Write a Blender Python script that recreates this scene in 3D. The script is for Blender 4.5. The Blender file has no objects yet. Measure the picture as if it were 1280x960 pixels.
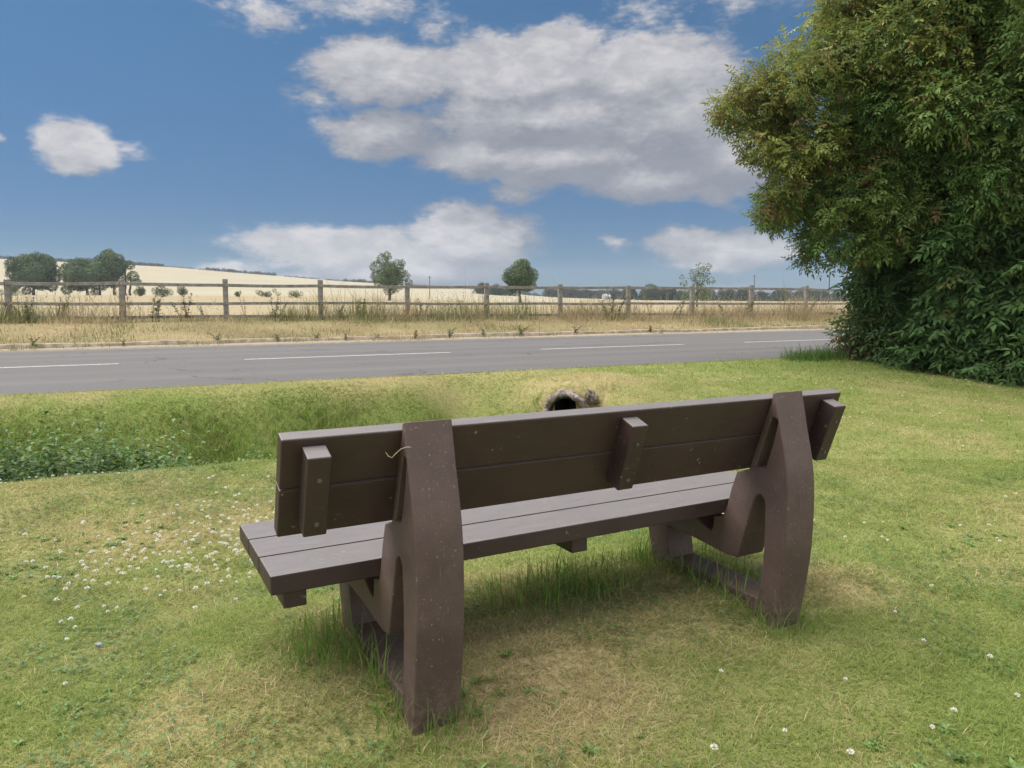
import bpy, bmesh, math, random
import numpy as np
from mathutils import Vector, Matrix

HAZE = 0.00026
random.seed(7)
RNG = np.random.default_rng(11)
scene = bpy.context.scene
COL = scene.collection

# ------------------------------------------------------------------ tagging
def tag(o, label=None, cat=None, group=None, kind=None):
    if label: o['label'] = label
    if cat: o['category'] = cat
    if group: o['group'] = group
    if kind: o['kind'] = kind
    return o

def empty(name, loc=(0, 0, 0), rz=0.0):
    o = bpy.data.objects.new(name, None)
    o.location = loc
    o.rotation_euler = (0, 0, rz)
    o.empty_display_size = 0.1
    COL.objects.link(o)
    return o

def link_mesh(name, me, mat=None, parent=None):
    o = bpy.data.objects.new(name, me)
    COL.objects.link(o)
    if mat is not None:
        me.materials.clear()
        me.materials.append(mat)
    if parent is not None:
        o.parent = parent
    return o

def np_mesh(name, V, F, col=None, smooth=False):
    """V (n,3), F (m,k) index array (all faces the same size), col (n,3) optional"""
    V = np.asarray(V, dtype=np.float32); F = np.asarray(F, dtype=np.int32)
    me = bpy.data.meshes.new(name)
    n, (m, k) = len(V), F.shape
    me.vertices.add(n); me.vertices.foreach_set('co', V.ravel())
    me.loops.add(m * k); me.loops.foreach_set('vertex_index', F.ravel())
    me.polygons.add(m)
    me.polygons.foreach_set('loop_start', np.arange(0, m * k, k, dtype=np.int32))
    me.polygons.foreach_set('loop_total', np.full(m, k, dtype=np.int32))
    if smooth:
        me.polygons.foreach_set('use_smooth', np.ones(m, dtype=bool))
    if col is not None:
        a = me.color_attributes.new('Col', 'FLOAT_COLOR', 'POINT')
        c = np.ones((n, 4), dtype=np.float32); c[:, :3] = col
        a.data.foreach_set('color', c.ravel())
    me.update(calc_edges=True)
    me.validate()
    return me

def bm_mesh(name, bm):
    me = bpy.data.meshes.new(name)
    bm.normal_update()
    bm.to_mesh(me); bm.free()
    return me

def box_bm(bm, x0, x1, y0, y1, z0, z1, bevel=0.0, seg=2, M=None):
    r = bmesh.ops.create_cube(bm, size=1.0)
    vs = r['verts']
    for v in vs:
        v.co = Vector(((x0 + x1) / 2 + v.co.x * (x1 - x0), (y0 + y1) / 2 + v.co.y * (y1 - y0), (z0 + z1) / 2 + v.co.z * (z1 - z0)))
    if bevel > 0:
        es = list({e for v in vs for e in v.link_edges})
        rr = bmesh.ops.bevel(bm, geom=es, offset=bevel, segments=seg, affect='EDGES', profile=0.5)
        vs = list({v for f in rr['faces'] for v in f.verts} | {v for v in vs if v.is_valid})
    if M is not None:
        for v in vs: v.co = M @ v.co
    return vs

def tube(pts, radii, n=8, cap=True):
    """tapered tube through pts as (V, quads) arrays"""
    pts = np.asarray(pts, float); V = []; F = []
    up0 = np.array([0.31, 0.17, 0.93])
    for i, p in enumerate(pts):
        d = pts[min(i + 1, len(pts) - 1)] - pts[max(i - 1, 0)]
        d = d / (np.linalg.norm(d) + 1e-9)
        a = np.cross(d, up0); 
        if np.linalg.norm(a) < 0.1: a = np.cross(d, [1, 0, 0])
        a /= np.linalg.norm(a); b = np.cross(d, a)
        for k in range(n):
            th = 2 * math.pi * k / n
            V.append(p + radii[i] * (math.cos(th) * a + math.sin(th) * b))
    for i in range(len(pts) - 1):
        for k in range(n):
            F.append((i * n + k, i * n + (k + 1) % n, (i + 1) * n + (k + 1) % n, (i + 1) * n + k))
    return np.array(V), np.array(F)

def join(parts):
    Vs, Fs, o = [], [], 0
    for V, F in parts:
        Vs.append(V); Fs.append(np.asarray(F) + o); o += len(V)
    return np.concatenate(Vs), np.concatenate(Fs)

# ------------------------------------------------------------------ noise
def _hash(ix, iy, seed):
    h = (ix.astype(np.int64) * 374761393 + iy.astype(np.int64) * 668265263 + seed * 1442695041) & 0xFFFFFFFF
    h = ((h ^ (h >> 13)) * 1274126177) & 0xFFFFFFFF
    h = h ^ (h >> 16)
    return (h & 0xFFFFFF) / float(0xFFFFFF)

def vnoise(x, y, seed=0):
    x = np.asarray(x, float); y = np.asarray(y, float)
    ix = np.floor(x); iy = np.floor(y); fx = x - ix; fy = y - iy
    ux = fx * fx * (3 - 2 * fx); uy = fy * fy * (3 - 2 * fy)
    a = _hash(ix, iy, seed); b = _hash(ix + 1, iy, seed); c = _hash(ix, iy + 1, seed); d = _hash(ix + 1, iy + 1, seed)
    return (a * (1 - ux) + b * ux) * (1 - uy) + (c * (1 - ux) + d * ux) * uy

def fbm(x, y, seed=0, oct=4):
    s = 0.0; a = 0.5; t = 0.0
    for i in range(oct):
        s = s + a * vnoise(x * 2 ** i, y * 2 ** i, seed + 17 * i); t += a; a *= 0.55
    return s / t

def sstep(a, b, x):
    t = np.clip((np.asarray(x, float) - a) / (b - a), 0, 1)
    return t * t * (3 - 2 * t)

# ------------------------------------------------------------------ the lie of the land
# road frame: t runs along the road (to the right and away), s across it (away from the bench)
ET = np.array([0.9026, 0.4305]); ES = np.array([-0.4305, 0.9026])
S_NEAR, S_MID, S_FAR, S_KERB, S_FENCE = 9.06, 12.9, 17.5, 18.4, 22.8

def st(x, y): return (-0.4305 * x + 0.9026 * y, 0.9026 * x + 0.4305 * y)
def xy(s, t): return (0.9026 * t - 0.4305 * s, 0.4305 * t + 0.9026 * s)
def zroad(t): return 0.18 + 0.0055 * 70 * np.tanh(np.asarray(t, float) / 70)

CREST_X = [-2500, -800, -490, -337, -161, -31, 38, 120, 300, 420, 560, 900, 2500]
CREST_Z = [60, 52, 43, 36, 22, 14.5, 6.5, 4.2, 5.5, 13.5, 17, 20, 22]

CAX = (math.cos(math.radians(72)), math.sin(math.radians(72)))      # the way the culvert runs into the bank

def H(x, y):
    x = np.asarray(x, float); y = np.asarray(y, float)
    s, t = st(x, y)
    zr = zroad(t)
    # lawn to road
    z = zr * sstep(4.6, 8.8, s)
    bx_ = .8764 * (x + .5621) + .4816 * (y - 1.7553); by_ = -.4816 * (x + .5621) + .8764 * (y - 1.7553)      # across and in front of the bench
    z = z - 0.056 * (1 - sstep(3.2, 5.4, s)) * (1 - .95 * sstep(-.04, .16, by_) * (1 - sstep(.75, 1.3, by_)) * sstep(-.5, 0, bx_) * (1 - sstep(2.2, 2.9, bx_)))
    z = z - 0.045 * sstep(2.2, 3.4, s) * (1 - sstep(0.5, 3.0, t)) * (1 - sstep(4.5, 6.0, s))
    sc = 7.0 + 0.25 * (fbm(t * 0.35, t * 0 + 3.3, 5, 2) - 0.5)
    end = 1 - sstep(3.75, 4.25, t)
    prof = np.exp(-np.abs((s - sc) / 1.02) ** 3.0)
    z = z - 0.80 * prof * end
    z = z - 0.40 * np.exp(-((t - 3.3) / 0.45) ** 2) * np.exp(-np.abs((s - 7.9) / 0.75) ** 4)      # side dip
    z = z + 0.12 * np.exp(-((t - 1.7) / 0.95) ** 2 - ((s - 8.15) / 0.40) ** 2)                          # tan hump
    z = z + 0.13 * np.exp(-((t - 4.75) / 0.6) ** 2 - ((s - 7.3) / 0.7) ** 2)                         # over the culvert
    u = (x - .62) * CAX[0] + (y - 8.2) * CAX[1]; v = -(x - .62) * CAX[1] + (y - 8.2) * CAX[0]
    wm = sstep(.02, .16, u) * (1 - sstep(.7, 1.5, u)) * np.exp(-np.abs(v / .62) ** 3)
    z = z + (np.maximum(.17 - .04 * np.abs(v), z) - z) * wm
    wp = (1 - sstep(-.02, .10, u)) * sstep(-1.5, -.7, u) * np.exp(-np.abs(v / .42) ** 4)
    z = z + (np.minimum(-.42, z) - z) * wp
    lawnish = 1 - sstep(8.3, 9.0, s)
    z = z + lawnish * (0.035 * (fbm(x * 0.9, y * 0.9, 2, 3) - 0.5) + 0.05 * (fbm(x * 0.3, y * 0.3, 3, 2) - 0.5))
    # verge beyond the road
    z = np.where(s > S_FAR, zr + 0.42 * sstep(S_KERB, S_FENCE - 0.2, s) + 0.05 * (fbm(x * 0.7, y * 0.7, 8, 3) - 0.4) * sstep(S_FAR, S_FAR + 1, s), z)
    # fields
    w = np.clip(s - S_FENCE - 1, 0, None)
    lf = 0.32 + 0.68 * (1 - sstep(-60, 0, x))
    z = z + np.minimum(w, 420) * 0.0128 * lf
    cz = np.interp(x, CREST_X, CREST_Z)
    ramp = sstep(215, 900, y) * 0.35 + 0.65 * np.clip((y - 215) / (700 - 215), 0, 1)
    back = 1 - 0.9 * sstep(705, 1400, y)
    hz = np.clip(cz - z, 0, None) * np.clip(ramp, 0, 1.0) / (0.65 + 0.35 * 0.8) * back
    z = z + np.where(y > 215, hz, 0)
    return z

# the fence runs a little across the road's direction
F0 = np.array([-13.297, 19.401]); FD = np.array([2.493, .972]); FA = math.atan2(.972, 2.493)
def fxy(k, off=0.0): return (F0[0] + FD[0] * k - .3633 * off, F0[1] + FD[1] * k + .9317 * off)
def fz(k): return .614 + .005 * k
def fence_d(x, y): return (x - F0[0]) * -.3633 + (y - F0[1]) * .9317
def fence_k(x, y): return ((x - F0[0]) * FD[0] + (y - F0[1]) * FD[1]) / 7.16

def dryness(x, y):
    """0 lush .. 1 straw coloured"""
    s, t = st(x, y)
    d = 0.35 + 0.95 * (fbm(x * 0.8, y * 0.8, 21, 4) - 0.5) + 0.7 * (fbm(x * 3.1, y * 3.1, 22, 3) - 0.5)
    def g(cx, cy, r, a): return a * np.exp(-(((x - cx) ** 2 + (y - cy) ** 2) / r ** 2))
    d = d + g(-0.05, 2.2, 0.35, 0.45) + g(-0.75, 2.0, 0.30, 0.45) + g(0.85, 2.75, 0.45, 0.35) + g(0.3, 2.75, 0.35, 0.3) + g(1.35, 3.0, .3, .4)
    d = d + g(0.15, 2.0, 0.3, .35) + g(3.3, 4.1, 1.0, 0.3) + g(2.6, 3.2, .7, .15) + g(-1.9, 4.0, 0.9, 0.22) + g(-3.2, 3.6, .6, .2)
    d = d - g(0.25, 3.55, 0.5, 0.4) - g(1.3, 1.9, 0.55, 0.35) - g(-0.9, 3.3, .35, .3) - g(-1.2, 2.9, 0.8, 0.12) - g(1.9, 2.2, .5, .3)
    d = d - 0.25 * sstep(6, 8, s) * sstep(4.8, 6.5, t)
    d = d + 0.65 * np.exp(-((t - 1.7) / 1.1) ** 2 - ((s - 8.35) / 0.42) ** 2)
    d = d + 0.55 * np.exp(-((t - 4.9) / 0.8) ** 2 - ((s - 7.6) / 0.8) ** 2)
    d = d + 0.18 * np.exp(-((s - 8.8) / 0.30) ** 2) * (1 - 0.6 * sstep(5, 7, t))
    d = d - 0.55 * np.exp(-np.abs((s - 7.2) / 1.25) ** 4) * (1 - sstep(3.6, 4.2, t))
    return np.clip(d, 0, 1)

# ------------------------------------------------------------------ node helpers
class N:
    """thin expression layer over shader nodes"""
    def __init__(self, tree): self.t = tree; self.n = tree.nodes; self.l = tree.links
    def new(self, typ, **kw):
        nd = self.n.new(typ)
        for k, v in kw.items(): setattr(nd, k, v)
        return nd
    def put(self, sock, v):
        if isinstance(v, bpy.types.NodeSocket): self.l.new(v, sock)
        elif v is not None:
            sock.default_value = v
    def m(self, op, a, b=None, c=None, clamp=False):
        nd = self.new('ShaderNodeMath', operation=op, use_clamp=clamp)
        self.put(nd.inputs[0], a)
        if b is not None: self.put(nd.inputs[1], b)
        if c is not None: self.put(nd.inputs[2], c)
        return nd.outputs[0]
    def mix(self, f, a, b, blend='MIX'):
        nd = self.new('ShaderNodeMix', data_type='RGBA', blend_type=blend, clamp_factor=True)
        self.put(nd.inputs[0], f)
        self.put(nd.inputs[6], a if isinstance(a, bpy.types.NodeSocket) else (*a, 1))
        self.put(nd.inputs[7], b if isinstance(b, bpy.types.NodeSocket) else (*b, 1))
        return nd.outputs[2]
    def noise(self, vec, scale, detail=3, rough=0.55, dist=0.0):
        nd = self.new('ShaderNodeTexNoise'); nd.inputs['Scale'].default_value = scale
        nd.inputs['Detail'].default_value = detail; nd.inputs['Roughness'].default_value = rough
        nd.inputs['Distortion'].default_value = dist
        if vec is not None: self.l.new(vec, nd.inputs['Vector'])
        return nd.outputs['Fac']
    def step(self, x, a, b, o0=0.0, o1=1.0, smooth=True):
        nd = self.new('ShaderNodeMapRange', interpolation_type='SMOOTHSTEP' if smooth else 'LINEAR')
        nd.inputs[1].default_value = a; nd.inputs[2].default_value = b
        nd.inputs[3].default_value = o0; nd.inputs[4].default_value = o1
        self.put(nd.inputs[0], x)
        return nd.outputs[0]
    def mapping(self, vec, scale=(1, 1, 1), rot=(0, 0, 0), loc=(0, 0, 0)):
        nd = self.new('ShaderNodeMapping'); nd.inputs['Scale'].default_value = scale
        nd.inputs['Rotation'].default_value = rot; nd.inputs['Location'].default_value = loc
        self.l.new(vec, nd.inputs['Vector']); return nd.outputs[0]
    def bump(self, h, strength=0.5, dist=0.01):
        nd = self.new('ShaderNodeBump'); nd.inputs['Strength'].default_value = strength
        nd.inputs['Distance'].default_value = dist; self.l.new(h, nd.inputs['Height']); return nd.outputs[0]

def material(name):
    m = bpy.data.materials.new(name); m.use_nodes = True
    m.node_tree.nodes.clear()
    g = N(m.node_tree)
    out = g.new('ShaderNodeOutputMaterial'); p = g.new('ShaderNodeBsdfPrincipled')
    g.l.new(p.outputs[0], out.inputs[0])
    return m, g, p, out

def coords(g, which='Object'): return g.new('ShaderNodeTexCoord').outputs[which]
def attr(g, name='Col'): return g.new('ShaderNodeAttribute', attribute_name=name).outputs['Color']

def leaf_material(name, rough=0.5, trans=0.3, spec=0.3, vary=0.25):
    m, g, p, out = material(name)
    c = attr(g)
    nz = g.noise(coords(g), 9.0, 2)
    c = g.mix(g.step(nz, .3, .7, 0, vary), c, g.mix(1.0, c, (0.55, 0.6, 0.5), 'MULTIPLY'))
    g.put(p.inputs['Base Color'], c); p.inputs['Roughness'].default_value = rough
    p.inputs['Specular IOR Level'].default_value = spec
    tr = g.new('ShaderNodeBsdfTranslucent'); g.put(tr.inputs['Color'], c)
    mx = g.new('ShaderNodeMixShader'); mx.inputs[0].default_value = trans
    g.l.new(p.outputs[0], mx.inputs[1]); g.l.new(tr.outputs[0], mx.inputs[2]); g.l.new(mx.outputs[0], out.inputs[0])
    return m

def simple(name, c, rough=0.7, nscale=20, var=0.3, bump=0.3, bdist=0.01, spec=0.4, c2=None):
    m, g, p, out = material(name)
    v = coords(g); n = g.noise(v, nscale, 5)
    c2 = c2 or tuple(x * (1 - var) for x in c)
    g.put(p.inputs['Base Color'], g.mix(g.step(n, .3, .7), c2, c))
    p.inputs['Roughness'].default_value = rough; p.inputs['Specular IOR Level'].default_value = spec
    if bump: g.put(p.inputs['Normal'], g.bump(n, bump, bdist))
    return m

# ------------------------------------------------------------------ materials
def mk_lawn():
    m, g, p, out = material('lawn_soil')
    v = coords(g); c = attr(g)
    n1 = g.noise(v, 60, 4, .7); n2 = g.noise(v, 260, 2)
    c = g.mix(g.step(n1, .35, .7, 0, .75), c, g.mix(1, c, (.55, .6, .5), 'MULTIPLY'))
    c = g.mix(g.step(n2, .55, .75, 0, .5), c, (.30, .25, .12))
    g.put(p.inputs['Base Color'], c); p.inputs['Roughness'].default_value = .95
    p.inputs['Specular IOR Level'].default_value = .1
    g.put(p.inputs['Normal'], g.bump(n1, .8, .02)); return m

def mk_road():
    m, g, p, out = material('asphalt')
    v = coords(g)
    vo = g.new('ShaderNodeTexVoronoi'); vo.inputs['Scale'].default_value = 70; g.l.new(v, vo.inputs['Vector'])
    def dot(w):
        nd = g.new('ShaderNodeVectorMath', operation='DOT_PRODUCT'); g.l.new(v, nd.inputs[0]); nd.inputs[1].default_value = w; return nd.outputs['Value']
    S_, T_ = dot((-.4305, .9026, 0)), dot((.9026, .4305, 0))
    cv = g.new('ShaderNodeCombineXYZ'); g.l.new(T_, cv.inputs[0]); g.l.new(S_, cv.inputs[1]); rv = cv.outputs[0]
    n1 = g.noise(v, 0.7, 4); n2 = g.noise(v, 180, 2); n3 = g.noise(g.mapping(rv, (.03, 1.2, 1)), 1.0, 3)
    c = g.mix(g.step(n2, .35, .7), (.090, .086, .084), (.146, .140, .136))
    c = g.mix(g.step(n1, .35, .7, 0, .45), c, (.100, .096, .094))
    c = g.mix(g.step(n3, .42, .62, 0, .55), c, (.150, .144, .139))
    lane = g.m('PINGPONG', g.m('SUBTRACT', S_, 8.06), 1.9)                      # two tyre tracks a lane
    c = g.mix(g.step(g.m('ABSOLUTE', g.m('SUBTRACT', lane, .95)), .55, .1, 0, .30), c, (.098, .094, .092))
    cr = g.new('ShaderNodeTexVoronoi', feature='DISTANCE_TO_EDGE'); cr.inputs['Scale'].default_value = .45
    wv = g.new('ShaderNodeVectorMath', operation='ADD'); g.l.new(rv, wv.inputs[0])
    nv = g.new('ShaderNodeTexNoise'); nv.inputs['Scale'].default_value = 1.6; nv.inputs['Detail'].default_value = 5; g.l.new(rv, nv.inputs['Vector']); g.l.new(nv.outputs['Color'], wv.inputs[1])
    g.l.new(wv.outputs[0], cr.inputs['Vector'])
    c = g.mix(g.m('MULTIPLY', g.step(cr.outputs['Distance'], .012, .004), g.step(n1, .5, .6, 0, .75)), c, (.045, .043, .042))
    c = g.mix(g.m('MULTIPLY', g.step(S_, 16.9, 17.5), g.step(g.noise(v, 5, 4, .7), .4, .6, 0, .8)), c, (.30, .25, .18))    # grit washed to the far edge
    sp = g.noise(v, 95, 1)
    c = g.mix(g.step(sp, .70, .76), c, (.30, .29, .27))
    g.put(p.inputs['Base Color'], c); p.inputs['Roughness'].default_value = .85
    p.inputs['Specular IOR Level'].default_value = .3
    g.put(p.inputs['Normal'], g.bump(vo.outputs['Distance'], .4, .006)); return m

def mk_paint():
    m, g, p, out = material('road_paint')
    v = coords(g); n = g.noise(v, 45, 4, .7)
    g.put(p.inputs['Base Color'], g.mix(g.step(n, .44, .60), (.66, .65, .62), (.20, .19, .185)))
    p.inputs['Roughness'].default_value = .7; return m

def mk_verge():
    m, g, p, out = material('verge_soil')
    v = coords(g); c = attr(g); n1 = g.noise(v, 14, 5, .7); n2 = g.noise(v, 90, 3)
    c = g.mix(g.step(n1, .35, .7, 0, .6), c, g.mix(1, c, (.5, .5, .45), 'MULTIPLY'))
    c = g.mix(g.step(n2, .55, .7, 0, .5), c, (.42, .36, .25))
    g.put(p.inputs['Base Color'], c); p.inputs['Roughness'].default_value = .95
    p.inputs['Specular IOR Level'].default_value = .1
    g.put(p.inputs['Normal'], g.bump(n1, .8, .05)); return m

def mk_wheat():
    m, g, p, out = material('ripe_wheat')
    v = coords(g); c = attr(g)
    n1 = g.noise(g.mapping(v, (.05, .3, 1), (0, 0, -.44)), 1.0, 5, .65); n2 = g.noise(v, 3.0, 4, .7)
    tr = g.noise(g.mapping(v, (.004, .16, 1), (0, 0, -.3)), 1.0, 2)
    c = g.mix(g.step(n1, .35, .7, 0, .35), c, (.29, .23, .13))
    c = g.mix(g.step(n2, .4, .7, 0, .35), c, (.45, .38, .25))
    c = g.mix(g.step(tr, .60, .66, 0, .45), c, (.28, .23, .13))
    c = g.mix(g.step(g.noise(g.mapping(v, (.006, .02, 1)), 1.0, 4, .6), .42, .62, 0, .35), c, (.33, .29, .19))
    g.put(p.inputs['Base Color'], c); p.inputs['Roughness'].default_value = .95
    p.inputs['Specular IOR Level'].default_value = .1
    g.put(p.inputs['Normal'], g.bump(n2, .5, .3)); return m

def mk_plank():
    m, g, p, out = material('recycled_plastic_plank')
    v = coords(g)
    gr = g.noise(g.mapping(v, (3, 60, 60)), 3.0, 6, .7)
    pt = g.noise(v, 5, 4); sp = g.noise(v, 75, 2, .5); sp2 = g.noise(v, 9, 2); fine = g.noise(v, 320, 3, .7)
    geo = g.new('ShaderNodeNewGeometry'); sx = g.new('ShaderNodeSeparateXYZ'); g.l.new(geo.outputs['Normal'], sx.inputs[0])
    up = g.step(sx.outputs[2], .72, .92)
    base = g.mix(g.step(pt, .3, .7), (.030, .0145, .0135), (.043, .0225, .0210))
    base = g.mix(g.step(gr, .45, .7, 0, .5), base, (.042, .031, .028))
    top = g.mix(g.step(gr, .2, .8), (.125, .112, .110), (.178, .162, .158))         # bleached, dusty upper faces, with sky sheen put into the colour
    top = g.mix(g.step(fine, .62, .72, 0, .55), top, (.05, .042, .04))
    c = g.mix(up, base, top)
    spots = g.m('MULTIPLY', g.step(sp, .665, .70), g.step(sp2, .50, .62))
    c = g.mix(g.m('MULTIPLY', spots, .55), c, (.30, .26, .21))
    alg = g.step(g.noise(v, 3.2, 3), .5, .75, 0, .15)
    c = g.mix(alg, c, g.mix(.5, c, (.060, .062, .036)))
    g.put(p.inputs['Base Color'], c)
    g.put(p.inputs['Roughness'], g.step(gr, .3, .7, .42, .62))
    p.inputs['Specular IOR Level'].default_value = .5
    hgt = g.m('ADD', g.m('MULTIPLY', gr, .7), g.m('MULTIPLY', fine, .5))
    g.put(p.inputs['Normal'], g.bump(hgt, .35, .002)); return m

def mk_frame():
    m, g, p, out = material('moulded_plastic_frame')
    v = coords(g)
    n1 = g.noise(v, 6, 5, .65); n2 = g.noise(v, 240, 3, .7); sp = g.noise(v, 130, 2, .5); n3 = g.noise(v, 40, 4, .7)
    c = g.mix(g.step(n1, .3, .7), (.072, .043, .0375), (.110, .071, .062))
    c = g.mix(g.step(n2, .45, .7, 0, .5), c, (.070, .048, .040))
    c = g.mix(g.step(sp, .68, .74, 0, .55), c, (.34, .29, .25))
    c = g.mix(g.step(n3, .58, .75, 0, .4), c, (.115, .105, .062))
    big = g.noise(g.mapping(v, (2.2, 2.2, .9)), 3, 4, .65)
    c = g.mix(g.step(big, .48, .72, 0, .45), c, (.075, .046, .036))
    scr = g.noise(g.mapping(v, (40, 40, 4), (.5, .3, 0)), 3, 2)
    c = g.mix(g.step(scr, .69, .72, 0, .35), c, (.24, .185, .16))
    sz = g.new('ShaderNodeSeparateXYZ'); g.l.new(v, sz.inputs[0])
    mud = g.m('MULTIPLY', g.step(sz.outputs[2], .16, -.02), g.step(n3, .40, .60))
    c = g.mix(g.m('MULTIPLY', mud, .5), c, (.19, .145, .095))
    g.put(p.inputs['Base Color'], c); p.inputs['Roughness'].default_value = .58
    h = g.m('ADD', n2, g.m('MULTIPLY', n3, .8))
    g.put(p.inputs['Normal'], g.bump(h, .5, .003)); return m

def mk_fence():
    m, g, p, out = material('weathered_fence_timber')
    v = coords(g); gr = g.noise(g.mapping(v, (1, 1, 1)), 6, 5, .7); n2 = g.noise(v, 40, 4, .7)
    c = g.mix(g.step(gr, .3, .7), (.165, .152, .132), (.315, .295, .258))
    c = g.mix(g.step(n2, .5, .75, 0, .5), c, (.07, .06, .045))
    c = g.mix(g.step(g.noise(v, 2.3, 3), .55, .75, 0, .4), c, (.13, .135, .075))
    g.put(p.inputs['Base Color'], c); p.inputs['Roughness'].default_value = .85
    g.put(p.inputs['Normal'], g.bump(n2, .5, .01)); return m

M = dict(
    lawn=mk_lawn(), road=mk_road(), paint=mk_paint(), verge=mk_verge(), wheat=mk_wheat(),
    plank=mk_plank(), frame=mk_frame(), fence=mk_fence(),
    grass=leaf_material('grass_blade', .6, .42, .2, .12),
    leaf=leaf_material('tree_leaf', .55, .34, .25, .2),
    nettle=leaf_material('ditch_leaf', .45, .25, .4, .2),
    far=leaf_material('distant_leaf', .7, .15, .15, .25),
    bark=simple('bark', (.10, .075, .055), .9, 12, .55, .8, .03, .2),
    stone=simple('old_stone', (.33, .28, .25), .9, 14, .6, .9, .03, .2, c2=(.10, .078, .065)),
    dark=simple('pipe_inside', (.03, .028, .025), .9, 20, .4, .3),
    flower=simple('clover_flower', (.72, .70, .64), .8, 300, .25, .2, .001, .2),
    straw=simple('dry_straw', (.50, .40, .25), .7, 60, .3, .1),
    screw=simple('screw_metal', (.12, .11, .10), .45, 60, .3, .1),
    kerb=simple('kerb_concrete', (.40, .335, .25), .95, 5, .5, .8, .03, .1),
    wall=simple('white_render', (.5, .5, .5), .8, 2, .08, 0),
    roof=simple('slate_roof', (.30, .28, .27), .8, 3, .3, 0),
    pole=simple('pole_timber', (.09, .08, .07), .85, 8, .4, .2),
    window=simple('window_glass', (.04, .05, .06), .2, 4, .2, 0),
    pebble=simple('grey_pebble', (.24, .28, .31), .7, 60, .4, .4, .003),
)

# ------------------------------------------------------------------ world and sun
SUN_EL, SUN_AZ = math.radians(64), math.radians(-76)      # azimuth measured from +Y towards +X

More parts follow.
